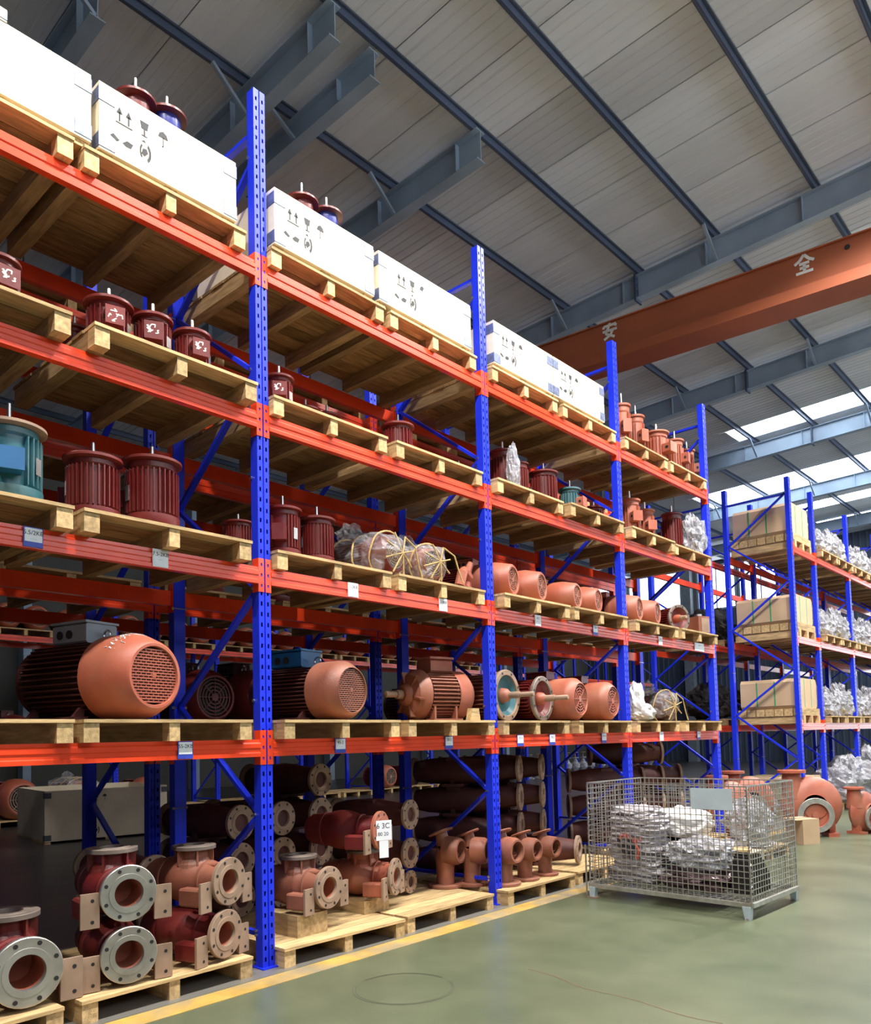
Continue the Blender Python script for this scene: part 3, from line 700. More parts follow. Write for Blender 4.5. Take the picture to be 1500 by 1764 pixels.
def motor_h(R=.27, L=.95, cowl=.36, body='dark_casting', cow='rust_paint', box='grey_paint', rows=20, gr=None, feet=True, grillef=.66, shaftout=True, seg=40, boxs=1.0, blunt=.12):
    """horizontal motor, fan cowl facing +x at x=0, axis height R, base on z=0"""
    def mk():
        r = root('fan_cooled_motor'); T = Matrix.Translation((0, 0, R))
        def Bm(): b = MB(); b.M = T; return b
        g_ = R*grillef
        Bm().lathe([(R*.97, -cowl), (R, -cowl+.01), (R, -blunt-R*.18), (R*.97, -blunt), (R*.80, -.012), (R*.74, 0), (g_*1.03, 0), (g_, -.014), (g_, -.035)], seg, RXP).build('fan_cowl', cow, r)
        gg = root('grille_holder'); bpy.data.objects.remove(gg)
        if rows: 
            o = grille(r, g_, -.012, rows, gr or cow)
        else: o = grille_ring(r, g_, -.012, gr or cow)
        for c in r.children:
            if c.name.split('.')[0] in ('grille', 'fan_well'): c.location = (0, 0, R)
        rb = R*.80
        Bm().lathe([(rb, -cowl+.02), (rb, -L+.08), (rb*1.06, -L+.07), (rb*1.06, -L+.03), (rb*.7, -L), (.06, -L-.02), (0, -L-.02)], seg, RXP).build('motor_body', body, r)
        b = Bm(); fins_ring(b, rb*.97, R*.96, -L+.10, -cowl+.01, 44, .0045, ((180, 26),), RXP); b.build('cooling_fins', body, r, smooth=False, kind='stuff')
        if shaftout: Bm().lathe([(.04, -L-.02), (.04, -L-.14), (0, -L-.14)], 14, RXP).build('shaft', 'steel', r)
        if box:
            s = boxs; zt = R*1.86
            tb = MB().bev(-L*.62-.15*s, -L*.62+.17*s, -.12*s, .12*s, zt, zt+.13*s, .012, 'x').build('terminal_box', box, r, smooth=False)
            MB().box(-L*.62-.16*s, -L*.62+.18*s, -.13*s, .13*s, zt+.13*s, zt+.145*s).build('box_lid', box, tb, smooth=False)
            b = MB()
            for k in (-.05, .05): b = MB().lathe([(0, 0), (.028*s, 0), (.028*s, .008), (0, .008)], 14, Matrix.Translation((-L*.62-.03+.9*k*s, -.121*s, zt+.06*s)) @ Matrix.Rotation(PI/2, 4, 'X')); b.build('cable_hole', 'black', tb)
            b = MB(); b.tube([(-cowl-.05+.03*math.cos(a), 0, R*1.98+.02+.03*math.sin(a)) for a in [2*PI*k/12 for k in range(12)]], .008, 6, True); b.build('lifting_eye', 'steel', r)
        if feet:
            for s in (-1, 1):
                b = MB(); b.box(-L+.12, -cowl-.02, s*R*.8-.05, s*R*.8+.05, 0, .03)
                for x in (-L+.16, -cowl-.07): b.add([(x-.012, s*R*.8-s*.05, .03), (x+.012, s*R*.8-s*.05, .03), (x-.012, s*R*.8+s*.03, .03), (x+.012, s*R*.8+s*.03, .03), (x-.012, s*R*.55, R*.5), (x+.012, s*R*.55, R*.5)], [(0, 1, 5, 4), (2, 4, 5, 3), (0, 4, 2), (1, 3, 5)])
                b.build('mounting_foot', body, r, smooth=False)
        return r
    return mk
def motor_face(R=.26, L=.75, m='brown_paint', face='teal_paint', rim='tan_iron', sh=.30):
    """horizontal motor seen from its flange: dished face, hub and long shaft towards +x"""
    def mk():
        r = root('flange_motor'); T = Matrix.Translation((0, 0, R))
        def Bm(): b = MB(); b.M = T; return b
        Bm().lathe([(R*.98, -.03), (R, -.025), (R, .0), (R*.97, .006), (R*.80, .006), (R*.78, 0), (R*.78, -.02)], 40, RXP).build('mounting_flange', rim, r)
        Bm().lathe([(R*.79, -.01), (R*.62, -.05), (R*.3, -.06), (R*.29, -.06)], 32, RXP).build('dished_face', face, r)
        Bm().lathe([(R*.3, -.06), (R*.26, 0), (R*.16, .03), (.028, .035)], 24, RXP).build('bearing_hub', 'rust_paint', r)
        Bm().lathe([(.034, .02), (.034, sh*.5), (.026, sh*.5), (.026, sh), (.02, sh+.01), (0, sh+.01)], 14, RXP).build('shaft', 'tan_iron', r)
        b = Bm()
        for k in range(8): a = PI/8+k*PI/4; b.lathe([(0, .0065), (.013, .0065), (.013, .008), (0, .008)], 8, Matrix.Translation((0, R*.89*math.cos(a), R*.89*math.sin(a))) @ RXP)
        b.build('bolt_holes', 'black', r, kind='stuff')
        Bm().lathe([(R*.95, -.03), (R*.74, -.06), (R*.74, -L), (0, -L)], 32, RXP).build('motor_body', m, r)
        b = Bm(); fins_ring(b, R*.73, R*.88, -L+.05, -.08, 32, .004, (), RXP); b.build('cooling_fins', m, r, smooth=False, kind='stuff')
        return r
    return mk

def motor_bell(R=.24):
    """foot-mounted motor, ribbed end bell and shaft facing +x, fan cowl at the far end"""
    def mk():
        L = .66; r = root('foot_mounted_motor'); T = Matrix.Translation((0, 0, R+.02)); m = 'brown_paint'
        def Bm(): b = MB(); b.M = T; return b
        Bm().lathe([(R, -.17), (R*1.0, -.13), (R*.93, -.10), (R*.80, -.06), (R*.45, -.035), (R*.40, 0), (R*.30, .02), (.04, .02)], 36, RXP).build('end_bell', m, r)
        b = Bm()
        for k in range(6):
            a = 2*PI*k/6+.3; R_ = RXP @ Matrix.Rotation(a, 4, 'Z'); b.box(R*.35, R*.93, -.008, .008, -.09, -.03, R_)
        b.build('bell_ribs', m, r, smooth=False)
        Bm().lathe([(.042, 0), (.042, .08), (.030, .085), (.030, .2), (0, .21)], 16, RXP).build('shaft', 'tan_iron', r)
        Bm().lathe([(R*.84, -.16), (R*.84, -L+.15), (R*.84, -L+.14)], 32, RXP).build('motor_body', m, r)
        b = Bm(); fins_ring(b, R*.82, R, -L+.17, -.18, 40, .005, ((180, 30),), RXP); b.build('cooling_fins', m, r, smooth=False, kind='stuff')
        Bm().lathe([(R*.97, -L+.16), (R, -L+.15), (R, -L+.02), (R*.8, -L-.04), (0, -L-.05)], 32, RXP).build('fan_cowl', 'rust_paint', r)
        tb = MB().bev(-.50, -.24, -.11, .11, R*1.95, R*1.95+.13, .02, 'x').build('terminal_box', 'rust_paint', r, smooth=False)
        MB().box(-.51, -.23, -.12, .12, R*1.95+.13, R*1.95+.15).build('box_lid', 'rust_paint', tb, smooth=False)
        for s in (-1, 1):
            b = MB(); b.box(-.50, -.16, s*R*.8-.06, s*R*.8+.06, 0, .025); b.box(-.47, -.45, s*R*.75-.05, s*R*.75+.03, .02, R*.6); b.box(-.22, -.20, s*R*.75-.05, s*R*.75+.03, .02, R*.6); b.build('mounting_foot', m, r, smooth=False)
        return r
    return mk

# top level: motors standing inside the open crates and in the last bay
def vm(key, mk, u, x, z, rz, s, lb, dy=0):
    y = ya(u, x, z+.3)+dy
    return spawn(key, mk, x, y, z, rz, s, lb, 'motor')
tall = motor_v(R=.12, H=.79, fl=.14, style='fins', chalk=False, shaft=.16)
tallb = motor_v('navy_paint', R=.12, H=.81, fl=.14, style='fins', chalk=False, shaft=.15, flm='red_paint')
ZI = ZC+.056
for (u, z_t, k, mk, lb) in ((233, 5.97, 't', tall, 'dark red motor standing in the second crate, left of the blue one'), (287, 5.97, 'tb', tallb, 'blue motor with a red flange standing in the second crate'),
                       (519, 6.0, 't', tall, 'dark red motor standing in the third crate, left of the blue one'), (571, 6.03, 'tb', tallb, 'blue motor with a red flange standing in the third crate')):
    y = ya(u, -4.82, 6.1); spawn(k, mk, -4.82, y-(.06 if u > 560 else 0), ZI, 0, 1, lb, 'motor')
slim = motor_v(R=.15, H=.36, fl=.155)
mid = motor_v('red_paint', R=.135, H=.37, fl=.134, chalk=True, boxside=-15)
# third level, nearest bay
z3 = ZL[2]
for u, x, k, mk, s, rz, lb in (
    (187, -4.72, 'slim', slim, 1, -.25, 'dark red motor with chalked box, biggest and leftmost of the three on the third beams'),
    (263, -4.70, 'mid', mid, 1, -.2, 'dark red motor with chalked box, middle of the three on the third beams'),
    (331, -4.70, 'mid', mid, 1, .05, 'dark red motor with chalked box, next to the tall blue post on the third beams'),
    (128, -5.1, 'mid', mid, .85, .3, 'small dark red motor behind the chalked three on the third beams'),
    (-6, -4.75, 'mid', mid, 1, .3, 'dark red motor on the third beams cut off by the left picture edge')):
    spawn(k, mk, x, ya(u, x, z3+.3), z3, rz, s, lb, 'motor')
for u, x, k, s, rz, lb in (
    (480, -4.75, 'mid', .9, -.35, 'red motor with a pinkish box just right of the tall blue post, third beams'),
    (526, -5.0, 'slim', .82, 2, 'rusty red motor, middle of three, second bay left pallet, third beams'),
    (563, -5.0, 'mid', .85, 2.4, 'rusty red motor, right of three, second bay left pallet, third beams'),
    (685, -4.8, 'slim', .98, 1.9, 'lone dark red motor on the second bay right pallet, third beams'),
    (790, -5.1, 'mid', .85, 2, 'dark motor tucked behind the second blue post, third beams')):
    spawn(k, {'mid': mid, 'slim': slim}[k], x, ya(u, x, z3+.3), z3, rz, s, lb, 'motor')
tv = motor_v('teal_paint', R=.135, H=.40, fl=.135, boxm='rust_paint', chalk=False, boxside=10)
fin = motor_v(R=.18, H=.445, fl=.18, style='fins', chalk=False, boxside=200)
rustv = motor_v('rust_paint', R=.13, H=.5, fl=.125, chalk=False, boxside=-10)
for u, x, k, mk, s, rz, lb in (
    (866, -4.85, 'rv2', motor_v(R=.15, H=.55, fl=.14, chalk=False, boxside=120), 1, 0, 'dark red motor right behind the second blue post, third beams of the third bay'),
    (892, -4.85, 'rv2', None, .88, .4, 'dark red motor beside the white plastic bag, third beams of the third bay'),
    (936, -4.75, 'slimb', motor_v(R=.17, H=.44, fl=.165, chalk=True, boxside=180), 1, 0, 'wide dark red motor left of the teal one, third beams'),
    (981, -4.8, 'tv', tv, 1, 0, 'teal motor with a rusty box, third beams of the third bay'),
    (1022, -4.9, 'slim', slim, .95, 1, 'dark red motor right of the teal one, third beams')):
    spawn(k, mk or PROTO.get(k) and None, x, ya(u, x, z3+.3), z3, rz, s, lb, 'motor')
for u, x, s, lb in ((1085, -4.8, 1.15, 'rust red motor, left of two in the fourth bay, third beams'), (1111, -4.85, 1.1, 'rust red motor, right of two in the fourth bay, third beams')):
    spawn('rustv', rustv, x, ya(u, x, z3+.3), z3, -.4, s, lb, 'motor')
spawn('rv2', None, -4.8, ya(1163, -4.8, z3+.3)-.1, z3, .7, (1.1, 1.1, 1.15), 'dark red motor beside the crumpled plastic, fourth bay, third beams', 'motor')
for k, (u, x, s, lb) in enumerate(((1072, -4.85, 1.5, 'first rust red motor on the top beams of the fourth bay'), (1096, -4.85, 1.42, 'second rust red motor on the top beams of the fourth bay'), (1131, -4.8, 1.2, 'third rust red motor on the top beams, with a wide flange'), (1163, -4.8, 1.3, 'fourth rust red motor on the top beams of the fourth bay'), (1184, -4.85, 1.3, 'last rust red motor on the top beams beside the end post'))):
    ww = (1.0, 1.0, 1.45, 1.1, 1.0)[k]
    spawn('rustv', rustv, x, ya(u, x, ZL[3]+.3), ZL[3], -.5+.3*k, (ww, ww, s), lb, 'motor')
# second level
z2 = ZL[1]
spawn('teal', motor_v('teal_paint', R=.20, H=.50, fl=.205, style='fins', boxm='blue_box', chalk=False, boxside=-30, flm='tan_iron', shaft=.15), -4.72, ya(15, -4.72, z2+.3), z2, .25, 1, 'large teal finned motor with a blue box at the left edge, second beams', 'motor')
spawn('fin', fin, -4.74, ya(160, -4.74, z2+.2), z2, 0, 1, 'dark red finned motor, left of the pair on the second beams', 'motor')
spawn('fin2', motor_v(R=.19, H=.50, fl=.192, style='fins', chalk=False, boxside=215), -4.68, ya(262, -4.68, z2+.2), z2, 0, 1, 'dark red finned motor with pale peeled patches, right of the pair on the second beams', 'motor')
spawn('fin', fin, -4.85, ya(410, -4.85, z2+.2), z2, .2, (.7, .7, .62), 'small dark red motor behind the tall blue post, second beams', 'motor')
spawn('fin', fin, -4.78, ya(487, -4.78, z2+.2), z2, 2, (.84, .84, .98), 'dark red finned motor just right of the tall blue post, second beams', 'motor')
spawn('fin', fin, -4.78, ya(546, -4.78, z2+.2), z2, .0, (.84, .84, .95), 'dark red finned motor, left neighbour of the rope-tied motors, second beams', 'motor')
# barrels on second level
barrel = motor_h(R=.20, L=.85, cowl=.42, body='red_paint', cow='rust_paint', box='rust_paint', rows=0, gr='brown_paint', boxs=.6, grillef=.62, blunt=.16)
for u, s, rz, lb in ((885, .98, .25, 'first rust red fan cowl motor from the second blue post, second beams'), (934, .96, .25, 'second rust red fan cowl motor, second beams of the third bay'),
                 (995, .88, .2, 'third rust red fan cowl motor, second beams of the third bay'), (1031, .88, .2, 'fourth rust red fan cowl motor, beside the third blue post, second beams'),
                 (1102, .95, .2, 'rust red fan cowl motor, left of two in the fourth bay, second beams'), (1133, .93, .2, 'rust red fan cowl motor, right of two in the fourth bay, second beams')):
    spawn('barrel', barrel, -4.5, ya(u, -4.5, z2+.2), z2, rz, s, lb, 'motor')
spawn('disc', motor_face(.19, .5, 'red_paint', 'red_paint', 'dull_iron', .12), -4.55, ya(1170, -4.55, z2+.2), z2, -.35, 1, 'motor with dark grey rimmed red flange facing the aisle, second beams', 'motor')
r = root('gear_case'); MB().bev(-.12, .12, -.11, .11, 0, .26, .02, 'z').build('case', 'brown_paint', r, smooth=False); MB().lathe([(0, .26), (.05, .26), (.05, .30), (0, .30)], 16).build('cap', 'steel', r); MB().box(.121, .13, -.08, .08, .03, .23).build('cover', 'tan_iron', r, smooth=False)
place(r, -4.55, ya(1203, -4.55, z2+.1), z2, -.3); tag(r, 'small rust brown gear case at the end post, second beams', 'gear case')
r = root('bracket_casting'); b = MB()
b.tube([(0, -.12, .05), (.02, -.10, .16), (.0, -.02, .2), (.02, .06, .14)], .05, 10); b.tube([(0, .03, .02), (0, .08, .22), (.02, .12, .30)], [.05, .04, .03], 10); b.box(-.10, .10, -.16, .16, 0, .03); b.build('casting', 'rust_paint', r)
place(r, -4.6, ya(800, -4.6, z2+.1), z2, .3); tag(r, 'rust red bracket casting left of the second blue post, second beams', 'casting')

# lowest level
z1 = ZL[0]
big = spawn('big', motor_h(R=.275, L=1.05, cowl=.38), -4.43, 2.36, z1, .26, 1, 'very large dark red motor with dusty perforated fan cowl on the lowest beams', 'motor')
b = MB(); rn = random.Random(5)
for k in range(9):     # chalked writing along the shoulder of the cowl
    a = math.radians(88+6.5*k)
    def onc(x, a):
        rr = .275*(.97+.03*min(1, max(0, (-.12-x)/.05))) if x < -.12 else .275*(.97-.17*(x+.12)/.108)
        return Vector((x, -(rr+.002)*math.cos(a)*-1, .275+(rr+.002)*math.sin(a)))
    for j in range(5):
        x0_ = -.15+rn.uniform(-.035, .035); a0 = a+rn.uniform(-.05, .05)
        b.bar(onc(x0_, a0), onc(x0_+rn.uniform(-.03, .03), a0+rn.uniform(-.06, .06)), .005, .003)
b.build('chalk_writing', 'chalk', big, smooth=False)
spawn('blue', motor_h(R=.235, L=.95, cowl=.30, cow='brown_paint', body='dark_casting', box='blue_box', rows=22, grillef=.74, blunt=.07), -4.42, ya(608, -4.42, z1+.2), z1, .18, 1, 'large motor with dusty cowl and blue terminal box on the lowest beams, second bay', 'motor')
spawn('bell', motor_bell(.235), -4.93, ya(722, -4.75, z1+.2)-.02, z1, math.radians(-100), 1, 'brown foot-mounted motor with ribbed end bell and bare shaft, lowest beams', 'motor')
spawn('face1', motor_face(.265, .75), -4.62, 6.24, z1, .12, .98, 'flange motor with teal dished face and long shaft, lowest beams', 'motor')
spawn('face2', motor_face(.235, .7, 'red_paint', 'red_paint', 'dull_iron', .28), -4.54, 6.75, z1, .12, 1, 'flange motor with grey rim and red face, right of the teal one', 'motor')
barrel2 = motor_h(R=.235, L=.8, cowl=.36, body='dark_casting', cow='rust_paint', box='red_paint', rows=0, gr='rust_paint', grillef=.70, boxs=.8, blunt=.06)
spawn('barrel2', barrel2, -4.40, ya(1001, -4.40, z1+.2), z1, .12, 1, 'left of the two rust red cowled motors on the lowest beams, third bay', 'motor')
spawn('barrel2', barrel2, -4.42, ya(1057, -4.42, z1+.2), z1, .12, .97, 'right of the two rust red cowled motors on the lowest beams, beside the third post', 'motor')
spawn('barrel2', barrel2, -4.36, 1.27, z1, .1, .8, 'rust red cowled motor at the left picture edge on the lowest beams', 'motor')
spawn('barrel2', barrel2, -5.12, 1.36, z1+.40, .1, 1.05, 'rust red cowled motor raised behind another at the left picture edge', 'motor')
MB_ = MB().box(-.62, -.02, -.16, .16, 0, .40)
o = MB_.build('timber_block', 'wood_x', None, smooth=False); o.location = (-5.15, 1.36, z1); tag(o, 'timber block under the raised motor at the left picture edge', 'block')
o = MB().add([(-.03, -.07, 0), (.03, -.07, 0), (.03, .07, 0), (-.03, .07, 0), (-.03, -.04, .11), (.03, -.04, .11), (.03, .05, .11), (-.03, .05, .11)], [(3, 2, 1, 0), (4, 5, 6, 7), (0, 1, 5, 4), (1, 2, 6, 5), (2, 3, 7, 6), (3, 0, 4, 7)]).build('wood_chock', 'wood', None, smooth=False)
o.location = (-4.42, ya(815, -4.42, z1), z1); tag(o, 'small wood chock on the pallet beside the brown foot-mounted motor', 'chock')
# dark motors in the rear rack row, lowest level
dk = motor_h(R=.27, L=.9, cowl=.34, body='dark_casting', cow='red_paint', box='dark_casting', rows=0, gr='red_paint', seg=28, boxs=.8)
for k, (u, s, lb) in enumerate(((3.88, 1, 'dark red motor in the rear rack row seen left of the tall post'), (4.48, 1.05, 'dark motor in the rear rack row right behind the tall post'), (5.3, .8, 'dark red motor in the rear rack row left of the brown foot-mounted motor'), (1.4, 1, 'dark motor in the rear rack row behind the very large motor'), (7.1, 1, 'dark motor in the rear rack row behind the teal flange motor'), (7.8, .9, 'dark motor in the rear rack row behind the pair of cowled motors'))):
    spawn('dk', dk, -6.15, u, z1, .05, s, lb, 'motor')
# second / third level rear row silhouettes
for k, (u, z, s) in enumerate(((3.9, 1, .9), (4.7, 1, .8), (6.6, 1, .9), (7.4, 1, .9), (1.5, 1, .9))):
    spawn('fin', fin, -6.3, u, ZL[1], .4*k, s, 'dark red upright motor in the rear rack row, second level, %s from the left' % ORD[k], 'motor')

# ------------------------------------------------------------------ crumpled plastic
def blob(name, sx, sy, sz, m, parent=None, amp=.25, fr=3.0, seed=0, n=18, box=.5):
    """crumpled wrap: a rounded block pushed about by two scales of noise"""
    P = []; F = []; so = Vector((seed*7.3, seed*3.1, seed*1.7))
    for i in range(n+1):
        th = PI*i/n
        for j in range(2*n):
            ph = PI*j/n; d = Vector((math.sin(th)*math.cos(ph), math.sin(th)*math.sin(ph), math.cos(th)))
            mxx = max(abs(d.x), abs(d.y), abs(d.z)); q = d*(1-box)+d/mxx*box
            k = 1+amp*noise.noise(d*fr+so)+amp*.45*noise.noise(d*fr*3.1+so)+amp*.25*abs(noise.noise(d*fr*7+so))
            P.append((q.x*sx*k, q.y*sy*k, max(0, sz+q.z*sz*k)))
    for i in range(n):
        for j in range(2*n): F.append((i*2*n+j, (i+1)*2*n+j, (i+1)*2*n+(j+1) % (2*n), i*2*n+(j+1) % (2*n)))
    b = MB(); b.add(P, F); me_o = b.build(name, m, parent, smooth=False)
    return me_o
def rope_loop(b, cx, cz, ry, rz_, x, tilt=0, r=.008):
    b.tube([(x+tilt*math.sin(a)+.008*math.sin(5*a), ry*math.cos(a), cz+rz_*math.sin(a)) for a in [2*PI*k/28 for k in range(28)]], r, 6, True)
def wrapped(seed, R=.18, L=.6, cow='red_paint'):
    def mk():
        r = motor_h(R=R, L=L, cowl=.24, body='red_paint', cow=cow, box=None, rows=0, gr='tan_iron', feet=False, shaftout=False, seg=24)()
        r.name = 'wrapped_motor'
        o = blob('plastic_wrap', L*.54, R*1.16, R*1.10, 'clear_film', r, .16, 2.4, seed, 20, .35); o.location = (-L*.46, 0, -.005)
        o = blob('plastic_tuft', .11, .10, .09, 'clear_film', r, .5, 3, seed+3, 12, .1); o.location = (-L*.72, 0, R*1.9)
        b = MB()
        for x, tl in ((-.10, .03), (-.30, -.03), (-L*.8, .05)): rope_loop(b, 0, R, R*1.22, R*1.14, x, tl)
        for k in range(4):
            a = k*PI/4+.3; b.tube([(.035, R*1.0*math.cos(a), R+R*1.0*math.sin(a)), (.06, .02, R+.01), (.035, -R*1.0*math.cos(a), R-R*1.0*math.sin(a))], .007, 6)
        b.tube([(.02, .1, R*1.9), (.05, .2, R*1.5), (.04, .26, R*.7), (.05, .30, .015)], .007, 6)
        b.build('rope', 'rope', r)
        return r
    return mk
spawn('w1', wrapped(1, .185, .72), -4.50, ya(682, -4.5, z2+.2), z2, .1, 1, 'motor in clear plastic tied with rope, left of two on the second beams', 'motor')
spawn('w2', wrapped(2, .165, .6, 'brown_paint'), -4.45, ya(748, -4.45, z2+.2), z2, -.1, 1, 'motor in clear plastic tied with rope, right of two on the second beams', 'motor')
spawn('w3', wrapped(5, .2, .55, 'dark_casting'), -4.6, ya(1155, -4.6, z1+.2), z1, -.2, 1, 'brown motor wrapped in plastic and rope on the lowest beams, fourth bay', 'motor')
def wrap_obj(name, lb, cat, x, y, z, dims, m, seed, amp=.3, box=.3, group=None, rz=0):
    o = blob(name, *dims, m, None, amp, 2.6, seed, 20, box); o.location = (x, y, z); o.rotation_euler = (0, 0, rz); tag(o, lb, cat, group); return o
r = root('white_sack'); blob('sack_body', .15, .16, .11, 'white_cloth', r, .3, 2, 4, 18, .3); o = blob('sack_neck', .09, .10, .19, 'white_cloth', r, .35, 2.5, 9, 16, .2); o.location = (-.03, -.1, .08)
place(r, -4.5, ya(1105, -4.5, z1+.1), z1, .2); tag(r, 'lumpy white sack on the lowest beams, right of the third blue post', 'sack')
wrap_obj('plastic_bag', 'white plastic bag hanging beside dark red motors, third beams of the third bay', 'bag', -4.6, ya(884, -4.6, z3+.2), z3, (.07, .07, .25), 'silver_film', 11, .3, .1)
wrap_obj('plastic_bag', 'crumpled clear plastic beside the end post, third beams of the fourth bay', 'bag', -4.6, ya(1194, -4.6, z3+.2), z3, (.15, .2, .30), 'silver_film', 12, .45, .1)
wrap_obj('plastic_bag', 'small heap of clear plastic behind the second blue post, third beams', 'bag', -5.0, ya(812, -5, z3+.2), z3, (.12, .14, .12), 'clear_film', 13, .4, .1)

# ------------------------------------------------------------------ pump castings on the floor
def flange(b, R, r, t, T, seg=36):
    b.lathe([(r, -t), (R, -t), (R, -.003), (R-.004, 0), (R*.70, 0), (R*.69, .004), (r*1.02, .004), (r, 0), (r, -t)], seg, T)
def holes(b, R, n, T, s=.011):
    for k in range(n):
        a = 2*PI*(k+.5)/n; b.lathe([(0, .0006), (s, .0006), (s, .0016), (0, .0016)], 10, T @ Matrix.Translation((R*.85*math.cos(a), R*.85*math.sin(a), 0)))
def casing(m='red_paint', flm='machined', top=True, plate='tan_iron'):
    """pump casing: bulging body, tapered outlet towards +x with bolted flange, two foot plates, flange on top"""
    def mk():
        r = root('pump_casing'); zc = .17
        T = Matrix.Translation((-.30, 0, zc))
        prof = [(0, -.66), (.10, -.66), (.105, -.655), (.105, -.63), (.125, -.62), (.13, -.56), (.135, -.50)]
        for q in range(13): t_ = q/12; prof.append((.135+.033*math.sin(PI*t_)+(-.012*t_), -.48+.30*t_))
        prof += [(.118, -.12), (.106, -.06), (.102, -.015)]
        MB().lathe(prof, 32, Matrix.Translation((0, 0, zc)) @ RXP).build('volute_body', m, r)
        b = MB()
        for x, rr in ((-.50, .142), (-.165, .130)): b.lathe([(rr-.01, -.012), (rr, -.008), (rr, .008), (rr-.01, .012)], 32, Matrix.Translation((x, 0, zc)) @ RXP)
        b.build('outlet_neck', m, r)
        b = MB(); b.bev(-.155, -.075, -.05, .05, zc+.06, zc+.115, .008, 'x'); b.build('boss', m, r, smooth=False)
        b = MB(); TF = Matrix.Translation((.012, 0, zc)) @ RXP; flange(b, .156, .078, .026, TF); fo = b.build('outlet_flange', flm, r)
        b = MB(); holes(b, .156, 8, TF); b.build('bolt_holes', 'black', fo, kind='stuff')
        MB().lathe([(.079, .0), (.079, -.2), (0, -.2)], 24, TF).build('bore', 'rust_paint', r)
        for y in (-.20, .20):
            b = MB(); b.bev(-.20, -.03, y-.045, y+.045, zc-.135, zc-.02, .012, 'x'); b.build('foot_arm', m, r, smooth=False)
            b = MB(); b.box(-.03, -.012, y-.05, y+.05, zc-.17, zc+.02); pl = b.build('foot_plate', plate, r, smooth=False)
            b = MB()
            for z in (zc-.135, zc-.02): b = MB().lathe([(0, 0), (.010, 0), (.010, .001), (0, .001)], 8, Matrix.Translation((-.0118, y+.012, z)) @ RXP); b.build('plate_hole', 'black', pl)
        if top:
            b = MB(); b.lathe([(.135, .07), (.125, .11), (.10, .15), (.10, .205)], 28, T); 
            for k in range(6): R_ = T @ Matrix.Rotation(k*PI/3+.4, 4, 'Z'); b.box(.09, .135, -.006, .006, .10, .204, R_)
            b.build('top_neck', m, r, smooth=False)
            b = MB(); TT = T @ Matrix.Translation((0, 0, .228)); flange(b, .145, .07, .025, TT); b.build('top_flange', 'dull_iron', r)
            MB().lathe([(.071, 0), (.071, -.12), (0, -.12)], 24, TT).build('top_bore', m, r)
        return r
    return mk
cas_t = casing(); cas_l = casing(top=False); cas_t2 = casing('brown_paint', 'tan_iron'); cas_l2 = casing('red_paint', 'tan_iron', False)
def cas(key, mk, u, xf, z, deg, s, lb):
    a = math.radians(deg); y = ya(u, xf, z+.17)
    return spawn(key, mk, xf, y, z, a, s, lb, 'pump casing')
cas('ct', cas_t, 46, -4.42, .14, -4, 1.20, 'red pump casing with bright bolted flange at the left picture edge, on a floor pallet')
cas('cl', cas_l, 222, -4.40, .14, -9, 1.06, 'lower red pump casing with bright flange, left stack on the second floor pallet')
cas('ct', cas_t, 221, -4.40, .50, -9, 1.06, 'upper red pump casing with bright flange, left stack on the second floor pallet')
cas('cl2', cas_l2, 388, -4.42, .14, 16, 1.0, 'lower red pump casing with dusty flange, stack beside the tall post')
cas('ct2', cas_t2, 394, -4.42, .475, 16, 1.0, 'upper brown pump casing with dusty flange and top neck, stack beside the tall post')
cas('ct2', cas_t2, 566, -4.48, .29, 10, 1.0, 'brown pump casing with bolted flange just right of the tall post foot')
cas('ctr', casing('rust_paint', 'tan_iron'), 681, -4.62, .24, 24, .98, 'rust red pump casing whose flange turns away, on the second bay floor pallet')
# timber bearers under casings
for k, (x, y, z1_, lb) in enumerate(((-4.7, 3.63, .29, 'short timber bearer under the brown pump casing'), (-4.88, 4.45, .24, 'short timber bearer under the rust red pump casing'))):
    o = MB().box(-.2, .2, -.14, .14, .136, z1_).build('timber_bearer', 'wood_x', None, smooth=False); o.location = (x, y, 0); tag(o, lb, 'timber')
cu = spawn('cup', casing('red_paint', 'rust_paint', False), -4.58, ya(655, -4.58, .85), .645, .35, 1.0, 'red casing lying on top of the second bay castings, tagged with a paper sheet', 'pump casing')
# paper tag
t = MB().box(.10, .104, -.075, .075, -.12, .04).build('paper_tag', 'card', None, smooth=False)
y = ya(668, -4.5, .95); t.location = (-4.61, y-.01, .86); t.rotation_euler = (0, 0, -.35); tag(t, 'white paper tag hung on the second bay castings', 'tag')
text_mesh('6 3C', .06, 'ink', t, (.1045, 0, -.005), 'tag_text'); text_mesh('80 20', .042, 'ink', t, (.1045, 0, -.07), 'tag_text')
t2 = MB().box(.10, .103, -.035, .045, -.26, -.122).build('tag_slip', 'card', t, smooth=False)
